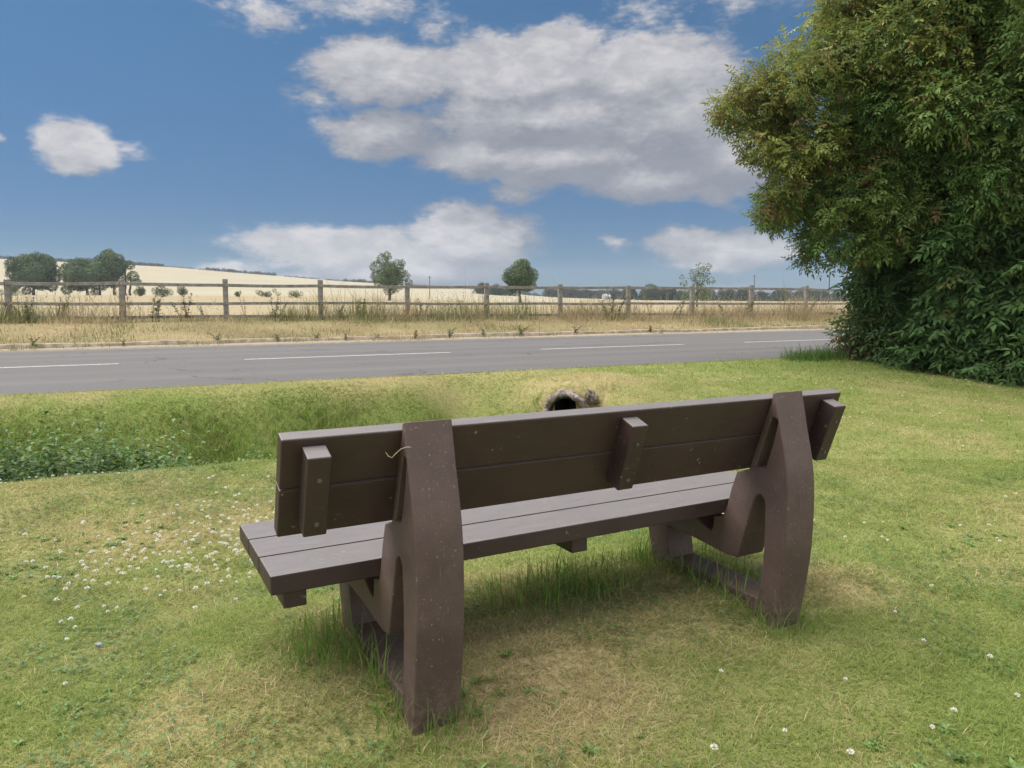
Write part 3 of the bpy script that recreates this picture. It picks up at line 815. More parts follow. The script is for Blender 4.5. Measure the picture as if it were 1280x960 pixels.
# nettles and docks along the bottom of the ditch
x, y, s, t = rand_st(15000, 5.75, 7.3, -8.5, 1.9)
cl = fbm(x * 1.3, y * 1.3, 91, 3)
k = (RNG.uniform(0, 1, len(x)) < np.clip(1.35 - 1.25 * sstep(-3.4, 1.1, t) - .9 * np.abs(s - 6.2) + (cl - .5), 0, 1)) & (ditch_zone(x, y) > .25)
x, y, s, t = x[k], y[k], s[k], t[k]; n = len(x); z = H(x, y)
top = np.minimum(.30 + .10 * RNG.normal(0, 1, n) + .30 * (1 - sstep(-4, 1, t)), .72); top = np.clip(top, .15, .8)
parts = []
for lv in range(6):
    f = (lv + 1.7) / 6.8
    for q in range(3):
        a = RNG.uniform(0, 2 * math.pi, n)
        D = np.stack([np.cos(a), np.sin(a), RNG.normal(-.15, .3, n)], 1)
        P = np.stack([x + .03 * np.cos(a) + RNG.normal(0, .02, n), y + .03 * np.sin(a), z + top * f + RNG.normal(0, .03, n)], 1)
        c = np.array([.100, .185, .052]) * RNG.uniform(.65, 1.5, (n, 1)); yl = RNG.uniform(0, 1, n) < .05; c[yl] = (.16, .19, .07)
        parts.append(leaf_quads(P, D, np.tile([0, 0, 1.0], (n, 1)) + RNG.normal(0, .25, (n, 3)), RNG.uniform(.030, .060, n), RNG.uniform(.018, .036, n), c))
V, F, C = cat(parts)
tag(link_mesh('ditch_weeds', np_mesh('ditch_weeds', V, F, C), M['nettle']), 'dark green leafy weeds filling the bottom of the ditch', 'weeds', kind='stuff')

# clover leaves and flowers
parts = []
x, y = scatter_view(26000, 1.4, 5.2)
cl = fbm(x * 1.9, y * 1.9, 95, 3) + .22 * np.exp(-((x - 1.5) ** 2 + (y - 2.0) ** 2) / .5) + .12 * np.exp(-((x + 1.2) ** 2 + (y - 3.4) ** 2) / .8) + .1 * np.exp(-((x + 1.4) ** 2 + (y - 2.0) ** 2) / .3)
k = (cl > .60) & ~blocked(x, y) & (ditch_zone(x, y) < .3); x, y = x[k], y[k]; n = len(x); z = H(x, y) + RNG.uniform(.008, .026, n)
a0 = RNG.uniform(0, 6.28, n); tone = np.array([.105, .175, .050]) * RNG.uniform(.7, 1.35, (n, 1)); sz = RNG.uniform(.005, .010, n)
for q in range(3):
    a = a0 + q * 2.094
    D = np.stack([np.cos(a), np.sin(a), RNG.normal(.1, .2, n)], 1)
    parts.append(leaf_quads(np.stack([x, y, z], 1), D, np.tile([0, 0, 1.0], (n, 1)) + RNG.normal(0, .2, (n, 3)), sz * 1.25, sz, tone, .1))
V, F, C = cat(parts)
tag(link_mesh('clover_leaves', np_mesh('clover_leaves', V, F, C), M['nettle']), 'small three-lobed clover leaves spread through the lawn', 'clover', kind='stuff')

x, y = scatter_view(1500, 1.4, 5.0)
cl = fbm(x * 1.4 + 9, y * 1.4, 97, 3) + .22 * np.exp(-((x - 1.2) ** 2 + (y - 1.9) ** 2) / .55) + .12 * np.exp(-((x + 1.3) ** 2 + (y - 1.9) ** 2) / .4)
k = (cl > .635) & ~blocked(x, y) & (ditch_zone(x, y) < .2); x, y = x[k], y[k]; n = len(x); parts = []
sz = RNG.uniform(.35, .95, n); a0 = RNG.uniform(0, 6.28, n); tone = np.array([.155, .265, .068]) * RNG.uniform(.75, 1.25, (n, 1))
for q in range(9):
    a = a0 + q * .70 + RNG.normal(0, .25, n)
    D = np.stack([np.cos(a), np.sin(a), RNG.uniform(.12, .75, n)], 1)
    parts.append(leaf_quads(np.stack([x, y, H(x, y) + .004], 1), D, np.tile([0, 0, 1.0], (n, 1)) + RNG.normal(0, .3, (n, 3)), sz * RNG.uniform(.022, .045, n), sz * RNG.uniform(.009, .017, n), tone * RNG.uniform(.8, 1.2, (n, 1)), .3))
V, F, C = cat(parts)
tag(link_mesh('lawn_weeds', np_mesh('lawn_weeds', V, F, C), M['nettle']), 'small broad leaved rosette weeds scattered in the turf', 'weeds', kind='stuff')

def flower_heads(x, y, r):
    """each head: a little ruffled dome of petals"""
    n = len(x); z = H(x, y) + RNG.uniform(.022, .042, n); parts = []
    for q in range(38):
        dirs = rand_dir(n); dirs[:, 2] = np.abs(dirs[:, 2]) * .9 - .15
        P = np.stack([x, y, z], 1) + dirs * r[:, None] * .35
        c = np.array([.82, .80, .72]) * RNG.uniform(.85, 1.1, (n, 1))
        parts.append(leaf_quads(P, dirs, rand_dir(n), r * .9, r * .5, c, .2))
    return cat(parts)
fx, fy = [], []
def fl(n, cx, cy, sx, sy, rot=0):
    a = RNG.normal(0, 1, n) * sx; b = RNG.normal(0, 1, n) * sy
    fx.extend(cx + a * math.cos(rot) - b * math.sin(rot)); fy.extend(cy + a * math.sin(rot) + b * math.cos(rot))
fl(190, -1.5, 3.55, .34, .36, .3); fl(110, -1.15, 3.7, .20, .36); fl(45, -1.7, 3.15, .35, .22); fl(25, -1.3, 4.6, .3, .3); fl(22, -3.0, 4.55, .30, .12, .4)
fl(26, 1.9, 3.6, .8, .45); fl(40, 4.6, 8.4, 1.2, .8); fl(30, 2.6, 6.6, .9, .7); fl(25, 0.35, 4.1, .6, .25); fl(18, 5.9, 9.3, .6, .4)
ex = np.array([(.88, 1.78), (.74, 1.86), (.52, 1.76), (1.02, 2.12), (1.5, 2.05), (1.52, 1.86), (1.15, 1.88), (1.27, 1.98), (.86, 1.66), (1.43, 2.42), (1.58, 2.3), (.65, 2.15), (1.45, 2.65), (-1.35, 2.1)])
fx = np.array(list(fx) + list(ex[:, 0])); fy = np.array(list(fy) + list(ex[:, 1]))
k = ~blocked(fx, fy) & (ditch_zone(fx, fy) < .2) & (st(fx, fy)[0] < 8.6); fx, fy = fx[k], fy[k]
V, F, C = flower_heads(fx, fy, RNG.uniform(.006, .0102, len(fx)))
fm_ = leaf_material('clover_petal', .8, .2, .1, .05)
tag(link_mesh('clover_flowers', np_mesh('clover_flowers', V, F, C), fm_), 'white clover flower heads dotted over the lawn', 'flowers', kind='stuff')

# dead cuttings lying on the lawn
x, y = scatter_view(5200, 1.4, 5.5); d = dryness(x, y); k = (RNG.uniform(0, 1, len(x)) < d * .75) & ~blocked(x, y) & (ditch_zone(x, y) < .3)
x, y = x[k], y[k]; n = len(x); a = RNG.uniform(0, 6.28, n)
D = np.stack([np.cos(a), np.sin(a), RNG.normal(0, .12, n)], 1)
c = np.array([.42, .33, .18]) * RNG.uniform(.6, 1.25, (n, 1))
V, F, C = leaf_quads(np.stack([x, y, H(x, y) + RNG.uniform(.006, .022, n)], 1), D, np.tile([0, 0, 1.0], (n, 1)), RNG.uniform(.02, .07, n), RNG.uniform(.002, .0045, n), c, .1)
tag(link_mesh('grass_cuttings', np_mesh('grass_cuttings', V, F, C), M['grass']), 'dry straw cuttings lying on the lawn', 'cuttings', kind='stuff')

# a grey pebble on the lawn
bm = bmesh.new(); bmesh.ops.create_icosphere(bm, subdivisions=3, radius=.011)
for v in bm.verts:
    v.co *= 1 + .35 * (float(vnoise(v.co.x * 90 + 5, v.co.y * 90 + v.co.z * 70, 3)) - .5); v.co.z *= .6; v.co.x *= 1.3
o = link_mesh('pebble', bm_mesh('pebble', bm), M['pebble']); o.location = (-1.43, 2.42, float(H(-1.43, 2.42)) + .016); tag(o, 'small grey pebble lying on the grass left of the bench', 'stone')

# ------------------------------------------------------------------ culvert
CZ = -.115
cul = tag(empty('culvert', (.62, 8.2, CZ), math.radians(72)), 'old rough stone mouth of a culvert pipe at the end of the ditch', 'culvert')
ri, ro = .185, .235
V = []; F = []; n = 28; rings = [(-.02, ri), (-.02, ro), (.9, ro), (.9, ri - .01), (-.02, ri)]
for (px, r) in rings:
    for k_ in range(n):
        a = 2 * math.pi * k_ / n; rr = r * (1 + .03 * math.sin(3 * a + px))
        V.append((px, rr * math.cos(a), rr * math.sin(a)))
for j in range(4):
    for k_ in range(n): F.append((j * n + k_, j * n + (k_ + 1) % n, (j + 1) * n + (k_ + 1) % n, (j + 1) * n + k_))
link_mesh('pipe', np_mesh('pipe', np.array(V), np.array(F)), M['dark'], cul)
bm = bmesh.new(); bmesh.ops.create_circle(bm, cap_ends=True, segments=24, radius=ri * .99, matrix=Matrix.Translation((.86, 0, 0)) @ Matrix.Rotation(math.pi / 2, 4, 'Y'))
link_mesh('pipe_end', bm_mesh('pipe_end', bm), M['dark'], cul)
# earth face of the bank round the pipe
V = []; F = []; n = 40
for q, (r, u_) in enumerate(((.20, .02), (.27, .06), (.36, .10), (.46, .20))):
    for k_ in range(n):
        a = 2 * math.pi * k_ / n; rr = r * (1 + .10 * (float(fbm(np.array(3 * math.cos(a) + 9), np.array(3 * math.sin(a) + q), 77, 3)) - .5)) * (.93 if q == 3 else 1)
        V.append((u_ + .03 * (float(vnoise(4 * math.cos(a) + q, 4 * math.sin(a), 78)) - .5), rr * math.cos(a) * 1.0, rr * math.sin(a) * (.82 if q == 3 else 1)))
for q in range(3):
    for k_ in range(n): F.append((q * n + k_, q * n + (k_ + 1) % n, (q + 1) * n + (k_ + 1) % n, (q + 1) * n + k_))
link_mesh('earth_face', np_mesh('earth_face', np.array(V), np.array(F)), simple('bare_earth', (.36, .29, .15), .95, 25, .55, .9, .02, .1, c2=(.20, .20, .07)), cul)
# rough collar round the mouth: one weathered ring, broken and lumpy
na, nb = 150, 30; V = []
for i in range(na):
    a = 2 * math.pi * i / na
    for j in range(nb):
        b = 2 * math.pi * j / nb
        lump = float(fbm(np.array(a * 6.0), np.array(math.cos(b) * 1.2 + 3), 4, 4)) + .45 * float(fbm(np.array(a * 26.0), np.array(b * .9 + 7), 6, 3)) - .22
        mr = .045 * (.62 + .72 * lump); r = .232 + mr * math.cos(b) * (1.0 if math.cos(b) > 0 else .8)
        V.append((-.03 + mr * 1.5 * math.sin(b) + .03 * math.sin(5 * a), r * math.cos(a), r * math.sin(a)))
F = [(i * nb + j, i * nb + (j + 1) % nb, ((i + 1) % na) * nb + (j + 1) % nb, ((i + 1) % na) * nb + j) for i in range(na) for j in range(nb)]
link_mesh('collar', np_mesh('collar', np.array(V), np.array(F)), M['stone'], cul)
# one loose stone beside the mouth
bm = bmesh.new(); bmesh.ops.create_icosphere(bm, subdivisions=4, radius=.085)
for v in bm.verts:
    q = v.co * 22; f = 1 + 1.0 * (float(fbm(np.array(q.x + 3.1), np.array(q.y + q.z * .6), 14, 4)) - .5); v.co = Vector((v.co.x * .75, v.co.y * .8, v.co.z * 1.0)) * f
o = link_mesh('rubble_stone', bm_mesh('rubble_stone', bm), M['stone'])
o.location = (.90, 8.13, .085); o.rotation_euler = (.2, -.5, .3); tag(o, 'rough brown stone bedded in the grass just right of the culvert mouth', 'stone')

# ------------------------------------------------------------------ fence
fence = tag(empty('timber_fence', (*fxy(4), fz(4))), 'grey weathered timber post and rail fence between road and wheat field', 'fence')
fl0 = fence.location.copy()
rnd = random.Random(9)
KS = list(range(-7, 19)); top_off = {}
for k_ in KS:
    x_, y_ = fxy(k_); bm = bmesh.new(); h = 1.15 + rnd.uniform(-.03, .05)
    box_bm(bm, -.072, .072, -.055, .055, -.35, h, .008, 1)
    o = link_mesh('post', bm_mesh('post', bm), M['fence'], fence)
    o.location = Vector((x_, y_, fz(k_))) - fl0; o.rotation_euler = (rnd.uniform(-.03, .03), rnd.uniform(-.03, .03), FA + rnd.uniform(-.05, .05))
    top_off[k_] = [rnd.uniform(-.025, .025) for _ in range(3)]
for k_ in KS[:-1]:
    for r_, (h, hh) in enumerate(((1.035, .07), (.50, .062), (.10, .06))):
        p0 = Vector((*fxy(k_ - .008, -.078), fz(k_) + h + top_off[k_][r_])); p1 = Vector((*fxy(k_ + .985, -.078), fz(k_ + 1) + h + top_off[k_ + 1][r_] + rnd.uniform(-.01, .01)))
        L = (p1 - p0).length; bm = bmesh.new(); box_bm(bm, 0, L, -.018, .018, -hh / 2 - .01, hh / 2 + .01, .004, 1)
        for v in bm.verts: v.co.z -= 0
        bmesh.ops.subdivide_edges(bm, edges=[e for e in bm.edges if abs(e.verts[0].co.x - e.verts[1].co.x) > 1], cuts=3)
        sag = rnd.uniform(-.01, .02)
        for v in bm.verts: v.co.z -= sag * math.sin(math.pi * min(max(v.co.x / L, 0), 1)); v.co.y += .006 * math.sin(5 * v.co.x / L + k_)
        d_ = (p1 - p0).normalized(); sd_ = Vector((0, 0, 1)).cross(d_).normalized(); u_ = d_.cross(sd_)
        Mx = Matrix(((d_.x, sd_.x, u_.x, p0.x - fl0.x), (d_.y, sd_.y, u_.y, p0.y - fl0.y), (d_.z, sd_.z, u_.z, p0.z - fl0.z), (0, 0, 0, 1)))
        bmesh.ops.transform(bm, matrix=Mx, verts=bm.verts)
        link_mesh('rail', bm_mesh('rail', bm), M['fence'], fence)

# ------------------------------------------------------------------ verge grasses
x, y, s, t = rand_st(120000, S_FAR + .05, S_FENCE + 2.0, -12, 30)
fd = fence_d(x, y); fk = fence_k(x, y)
cl = fbm(x * .9, y * .9, 101, 3); cl2 = fbm(x * .35 + 40, y * .35, 102, 2)
soil = np.exp(-((s - S_FAR - .35) / .55) ** 2)
near_f = np.exp(-((fd + .1) / .75) ** 2)
k = RNG.uniform(0, 1, len(x)) < np.clip(-.25 + cl * 1.9 - soil * .75, .03, 1)
x, y, s, t, cl, cl2, near_f, fk = x[k], y[k], s[k], t[k], cl[k], cl2[k], near_f[k], fk[k]; n = len(x)
gn = fbm(x * .55, y * .55, 103, 3)
gr = RNG.uniform(0, 1, n) < np.clip(.36 + 3.2 * (gn - .5) - .3 * sstep(5.5, 7, fk), .04, .85)
col = np.where(gr[:, None], np.array([.20, .22, .085]), np.array([.45, .365, .22])) * RNG.uniform(.65, 1.3, (n, 1))
wild = .06 + np.clip(cl2 * 1.7 - .60, 0, 1) + .55 * np.exp(-((fk - 6.8) / .7) ** 2) + .50 * np.exp(-((fk - 8.9) / .8) ** 2) + .22 * np.exp(-((fk - 1.0) / .3) ** 2)
hh = (.03 + .14 * cl + near_f * (.03 + .75 * wild)) * RNG.lognormal(0, .4, n)
P = np.stack([x, y, H(x, y) - .02], 1)
parts = [blades(P, hh, RNG.uniform(.007, .016, n), np.abs(RNG.normal(.6, .45, n)), col, bend=.8, seg=2)]
# tall seeding stems with feathery heads
x, y, s, t = rand_st(3600, S_FENCE - 3, S_FENCE + 1.5, -12, 30)
fd = fence_d(x, y); fk = fence_k(x, y)
wl = fbm(x * .5, y * .5, 111, 2) + .25 * np.exp(-((fk - 6.9) / .7) ** 2) + .2 * np.exp(-((fk - 8.9) / .8) ** 2) + .15 * np.exp(-((fk - 1) / .4) ** 2)
k = (wl > .56) & (np.abs(fd) < .9); x, y, wl = x[k], y[k], wl[k]; n = len(x)
P = np.stack([x, y, H(x, y)], 1); col = np.array([.47, .385, .235]) * RNG.uniform(.7, 1.2, (n, 1)); yw = RNG.uniform(0, 6.28, n)
hs = RNG.uniform(.35, .95, n)
parts.append(blades(P, hs, .009, np.abs(RNG.normal(.45, .3, n)), col, bend=1.0, seg=2, yaw=yw))
tipP = parts[-1][0].reshape(n, 5, 3)[:, 4]; midP = parts[-1][0].reshape(n, 5, 3)[:, 3]
for q in range(3):
    dd = (tipP - midP) / np.linalg.norm(tipP - midP, axis=1, keepdims=True) + RNG.normal(0, .35, (n, 3))
    v_, f_, c_ = leaf_quads(tipP - (tipP - midP) * .25 * q, dd, rand_dir(n), .09, .022, col * .9)
    parts.append((v_, f_, c_))
V, F, C = cat(parts)
tag(link_mesh('dry_grass', np_mesh('dry_grass', V, F, C), M['grass']), 'tall dry straw coloured grass along the far roadside and under the fence', 'grass', kind='stuff')

# leafy weeds standing at the fence and along the kerb, each one a plant
def weed_mesh(seed, h, leaf, tone, nl):
    rs = np.random.RandomState(seed); stems = []; parts = []
    for q in range(rs.randint(2, 5)):
        b = rs.normal(0, .06, 2); tip = b + rs.normal(0, .14, 2); hq = h * rs.uniform(.65, 1.0)
        pts = [(b[0] + (tip[0] - b[0]) * f ** 1.5, b[1] + (tip[1] - b[1]) * f ** 1.5, hq * f - (.03 if f == 0 else 0)) for f in np.linspace(0, 1, 6)]
        stems.append(tube(pts, np.linspace(.008, .003, 6), 5))
        f = rs.uniform(.12, 1.0, nl); P = np.stack([np.interp(f, np.linspace(0, 1, 6), [p_[i] for p_ in pts]) for i in range(3)], 1)
        a = rs.uniform(0, 6.28, nl); D = np.stack([np.cos(a), np.sin(a), rs.uniform(-.2, .7, nl)], 1)
        c = np.array(tone) * rs.uniform(.6, 1.35, (nl, 1))
        parts.append(leaf_quads(P, D, np.tile([0, 0, 1.0], (nl, 1)), leaf * (1.15 - .6 * f) * rs.uniform(.7, 1.2, nl), leaf * .42, c))
    return join(stems), cat(parts)
weed_src = []
WEEDS = [('grey green leafy weed', .85, .13, (.13, .15, .075), 34), ('dull green bushy weed', .55, .11, (.105, .135, .05), 40), ('small green weed', .32, .10, (.10, .14, .05), 22), ('straw brown seeding weed', .95, .07, (.30, .235, .12), 60)]
for wi, (nm, h, lf, tone, nl) in enumerate(WEEDS):
    (sv, sf), (v, f, c) = weed_mesh(200 + wi, h, lf, tone, nl)
    root = empty('weed_plant'); a = link_mesh('stem', np_mesh('stem', sv, sf), M['straw'] if wi == 3 else M['bark'], root); b = link_mesh('leaves', np_mesh('leaves', v, f, c), M['nettle'], root)
    weed_src.append([root, a, b, False])
def place_weed(wi, x_, y_, sc, rz, label):
    r, a, b, used = weed_src[wi]
    if used:
        r2 = r.copy(); COL.objects.link(r2)
        for ch in (a, b):
            c2 = ch.copy(); COL.objects.link(c2); c2.parent = r2
        r = r2
    weed_src[wi][3] = True
    r.location = (x_, y_, float(H(x_, y_))); r.scale = (sc, sc, sc); r.rotation_euler = (0, 0, rz)
    tag(r, label, 'weed', 'weeds along the fence and kerb')
rnd = random.Random(31)
spots = [(0, .2), (0, .45), (3, 1.05), (0, 1.3), (0, 1.6), (1, 1.75), (3, 2.2), (0, 2.5), (1, 3.2), (1, 3.45), (3, 4.0), (0, 4.2), (1, 4.7), (3, 5.0), (3, 5.5), (3, 6.3), (1, 6.6), (0, 6.8), (3, 7.0), (3, 7.3), (1, 7.7), (3, 8.0), (1, 8.5), (3, 8.7), (1, 8.9), (3, 9.2), (3, 9.6), (1, 10.1), (3, 10.4)]
names_ = ['leftmost', 'second', 'third', 'fourth', 'fifth', 'sixth', 'seventh', 'eighth', 'ninth', 'tenth', 'eleventh', 'twelfth', 'thirteenth', 'fourteenth', 'fifteenth', 'sixteenth']
cnt = [0] * 8
for wi, t in spots:
    x_, y_ = fxy(t, -.3 + rnd.uniform(-.3, .45))
    place_weed(wi, x_, y_, rnd.uniform(.8, 1.25), rnd.uniform(0, 6.28), f'{WEEDS[wi][0]} growing at the fence foot, {names_[cnt[wi]]} of its kind from the left'); cnt[wi] += 1
for q, t in enumerate((-2.6, -.7, 1.2, 2.4, 3.5, 4.2, 4.9, 6.0, 6.9, 7.7, 8.9, 10.6, 13.5)):
    x_, y_ = xy(S_KERB - .18 + rnd.uniform(-.1, .1), t)
    place_weed(2, x_, y_, rnd.uniform(.6, 1.2), rnd.uniform(0, 6.28), f'small green weed growing against the kerb, {names_[q]} along it from the left')

# ------------------------------------------------------------------ trees
def trunk_mesh(base, top, r0, limbs, seed=0, sink=.2):
    """trunk from base to top with limbs to the given points"""
    rs = np.random.RandomState(seed); base = np.array(base, float); top = np.array(top, float)
    ks = np.linspace(0, 1, 7); w = rs.normal(0, .03, (7, 3)) * np.linalg.norm(top - base) ; w[0] = 0; w[:, 2] = 0
    pts = base + (top - base) * ks[:, None] + w * .5; pts[0, 2] -= sink
    parts = [tube(pts, r0 * (1.25 - .75 * ks ** .7), 10)]
    for L in limbs:
        L = np.array(L, float); f = rs.uniform(.35, .95); st_ = base + (top - base) * f
        mid = (st_ + L) / 2 + np.array([0, 0, .12 * np.linalg.norm(L - st_)]) + rs.normal(0, .05, 3) * np.linalg.norm(L - st_)
        q = [st_, st_ * .6 + mid * .4, mid, mid * .45 + L * .55, L]
        parts.append(tube(q, r0 * np.array([.42, .36, .26, .16, .05]), 7))
    return join(parts)

def clump_leaves(clumps, per_m2, leaf, tones, seed=0, aspect=.55, droop=.2, shell=.62):
    """simple leaves over clump balls; clumps (x,y,z,r)"""
    rs = np.random.RandomState(seed); parts = []
    for ci, (cx, cy_, cz, r) in enumerate(clumps):
        leaf_ = leaf * .62; n = max(20, int(4 * math.pi * r * r * per_m2 * 2.4))
        d = rs.normal(0, 1, (n, 3)); d /= np.linalg.norm(d, axis=1, keepdims=True)
        rad = r * (shell + (1 - shell) * rs.uniform(0, 1, n) ** .6) * (1 + .22 * (fbm(d[:, 0] * 2.2 + ci * 3.7, d[:, 1] * 2.2 + d[:, 2] * 1.7, 7, 3) - .5) * 2)
        P = np.array([cx, cy_, cz]) + d * rad[:, None] * np.array([1, 1, .9])
        D = d * .8 + rs.normal(0, .7, (n, 3)); D[:, 2] -= droop
        tone = np.array(tones[rs.randint(len(tones))]) * rs.uniform(.85, 1.15)
        c = tone * rs.uniform(.6, 1.45, (n, 1))
        parts.append(leaf_quads(P, D, d + rs.normal(0, .4, (n, 3)), leaf_ * rs.uniform(.6, 1.4, n), leaf_ * aspect * rs.uniform(.7, 1.3, n), c))
    return cat(parts)

FAR_T = [(.115, .165, .078), (.145, .19, .09), (.095, .14, .068)]
def far_tree(name, label, cat_, x_, y_, clumps, r0, per, leaf, group=None, tones=FAR_T, trunk_h=None, seed=0, extra_trunks=()):
    """clumps relative to the foot of the tree"""
    z0 = float(H(x_, y_)); root = tag(empty(name, (x_, y_, z0)), label, cat_, group)
    zc = np.mean([c[2] for c in clumps]); cx = np.mean([c[0] for c in clumps]); cyy_ = np.mean([c[1] for c in clumps])
    rs = random.Random(seed + 5)
    limbs = [c[:3] for c in clumps]; rs.shuffle(limbs)
    tv = [trunk_mesh((0, 0, 0), (cx * .6, cyy_ * .6, trunk_h or zc), r0, limbs[:9], seed)]
    for (ex_, ey_) in extra_trunks: tv.append(trunk_mesh((ex_, ey_, 0), (ex_ * 1.1, ey_, zc), r0 * .8, [], seed + 3))
    V, F = join(tv); link_mesh('trunk', np_mesh('trunk', V, F, smooth=True), M['bark'], root)
    V, F, C = clump_leaves(clumps, per, leaf, tones, seed); link_mesh('crown', np_mesh('crown', V, F, C), M['far'], root)
    return root

def dome(w, zlo, zhi, n, rs, r=(.16, .26), depth=None, shape=None):
    """clumps filling an ellipsoid w wide between zlo and zhi"""
    out = []; a = w / 2; b = (zhi - zlo) / 2; zc = (zhi + zlo) / 2; depth = depth or w
    i = 0
    while len(out) < n and i < 5000:
        i += 1
        p = rs.uniform(-1, 1, 3); q = np.linalg.norm(p)
        if q > 1 or q < .35: continue
        rr = rs.uniform(*r) * min(w, (zhi - zlo) * 1.3)
        f = 1 - rr / max(a, b) * .75
        out.append((p[0] * a * f, p[1] * depth / 2 * f, zc + p[2] * b * f, rr))
    return out
R_ = np.random.RandomState
# the three field trees on the left, the two in the middle, the ragged bush on the right
far_tree('field_tree', 'broad rounded dark tree standing alone at far left of the wheat field', 'tree', -130, 200, dome(14.6, 2.2, 10.8, 40, R_(1), depth=12) + [(-5.2, 0, 2.6, 1.6), (4.4, 1, 2.4, 1.5), (-2.5, 1, 1.2, 1.1)], .36, 9, .62, seed=1)
far_tree('field_tree', 'wide dark green tree on left of the joined pair in the wheat', 'tree', -116, 201, dome(13.5, 1.4, 9.6, 34, R_(2), depth=10) + [(-5.5, 0, 1.6, 1.4), (1.5, 1, .9, 1.1), (-3, 0, 6.8, 2.2)], .34, 9, .62, seed=2, extra_trunks=((3.2, .5),), tones=[(.12, .17, .08), (.14, .19, .09)])
far_tree('field_tree', 'taller ragged dark tree on right of the joined pair in the wheat', 'tree', -109.5, 203, dome(9.0, 5.2, 12.4, 16, R_(3), depth=8) + dome(7.0, 1.6, 7.6, 12, R_(33), depth=5) + [(5.2, 0, 5.2, 1.5), (6.2, 0, 3.6, 1.1), (4.2, .3, 8.3, 1.3), (-1.0, 0, 11.6, 1.2)], .36, 8.5, .6, seed=3, extra_trunks=((2.6, .6), (4.4, -.4)))
d4 = dome(7.4, 1.0, 8.6, 20, R_(4), r=(.15, .22), depth=7) + [(-1.2, 0, 8.3, 1.25), (-.4, 0, 9.0, .95), (1.8, 0, 7.2, 1.25), (3.0, 0, 5.0, 1.2), (2.6, .3, 7.6, .7), (-2.6, 0, 6.8, 1.3), (4.0, 0, 3.6, .8)]
far_tree('field_tree', 'loose two-lobed grey green tree behind the fence, left of the round one', 'tree', -25.0, 150, d4, .28, 10, .46, seed=4, tones=[(.13, .18, .085), (.155, .205, .10)])
d5 = dome(5.6, 1.3, 6.5, 46, R_(5), r=(.13, .19), depth=5.6)
far_tree('field_tree', 'round lollipop shaped dark green tree with bare trunk behind the fence', 'tree', 1.2, 110, d5, .2, 16, .36, seed=5)
d6 = [(-.7, 0, 1.0, .6), (0, 0, 1.3, .7), (.7, .2, 1.0, .6), (.1, 0, 2.2, .6), (.5, 0, 2.8, .45), (-.3, 0, 2.7, .4), (.8, 0, 3.3, .28), (.2, .1, 3.3, .3), (-1.1, 0, 1.9, .3), (1.1, 0, 2.1, .35), (-1.3, 0, 2.4, .2)]
far_tree('field_bush', 'ragged upright bush poking above the fence rail towards the right', 'bush', 15.1, 60, d6, .06, 26, .22, seed=6, tones=[(.16, .20, .10), (.18, .22, .11)])
# little scrub bushes at the edge of the wheat
for q, (px, D, w, h) in enumerate(((178, 150, 2.4, 2.2), (206, 150, 4.2, 2.4), (231, 150, 2.4, 2.4), (300, 150, 1.6, 1.2), (335, 150, 6.0, 1.7), (372, 150, 4.5, 1.6), (20, 175, 9.0, 2.4))):
    nm = ['lone small', 'wider middle', 'upright right-hand', 'tiny', 'long low', 'low rounded', 'low spreading'][q]
    pl = ['first bush right of the joined trees', 'second bush right of the joined trees', 'third bush right of the joined trees', 'just right of the third fence post', 'left of the fourth fence post', 'just left of the fourth fence post', 'under the lone tree at far left'][q]
    far_tree('scrub_bush', f'{nm} scrub bush in the wheat, {pl}', 'bush', (px - 640) / 913 * D, D, dome(w, .1, h, 9, R_(60 + q), r=(.2, .3), depth=w), .06, 12, .34, 'scrub bushes in the wheat', [(.11, .13, .06), (.12, .135, .065)], seed=60 + q)
# trees of the far hedge line on the right
HB = [(602, 400, 12, 12), (622, 400, 16, 10), (636, 400, 10, 8), (786, 350, 16, 14), (812, 350, 26, 16), (834, 350, 18, 13), (852, 345, 14, 10), (880, 350, 22, 11), (905, 350, 24, 12), (928, 340, 18, 14), (950, 350, 20, 9), (975, 340, 28, 12), (1002, 345, 26, 13), (1024, 350, 22, 10), (1046, 340, 20, 10), (1064, 345, 18, 10)]
hn = ['first', 'second', 'third', 'fourth', 'fifth', 'sixth', 'seventh', 'eighth', 'ninth', 'tenth', 'eleventh', 'twelfth', 'thirteenth', 'fourteenth', 'fifteenth', 'sixteenth']
for q, (px, D, wpx, hpx) in enumerate(HB):
    w = wpx / 913 * D * 1.25; h = hpx / 913 * D + 1.0
    far_tree('hedge_tree', f'small blue green hedge tree far across the field, {hn[q]} from the left', 'tree', (px - 640) / 913 * D, D, dome(w, -.6, h, 16, R_(80 + q), r=(.2, .32), depth=w) + [(w * .5, 1, 1.2, 1.5), (-w * .5, -1, 1.0, 1.4), (w * .8, 0, .8, 1.2)], .15, 5, .7, 'trees along the far hedge line', [(.075, .098, .062), (.068, .092, .058), (.085, .105, .064)], seed=80 + q)
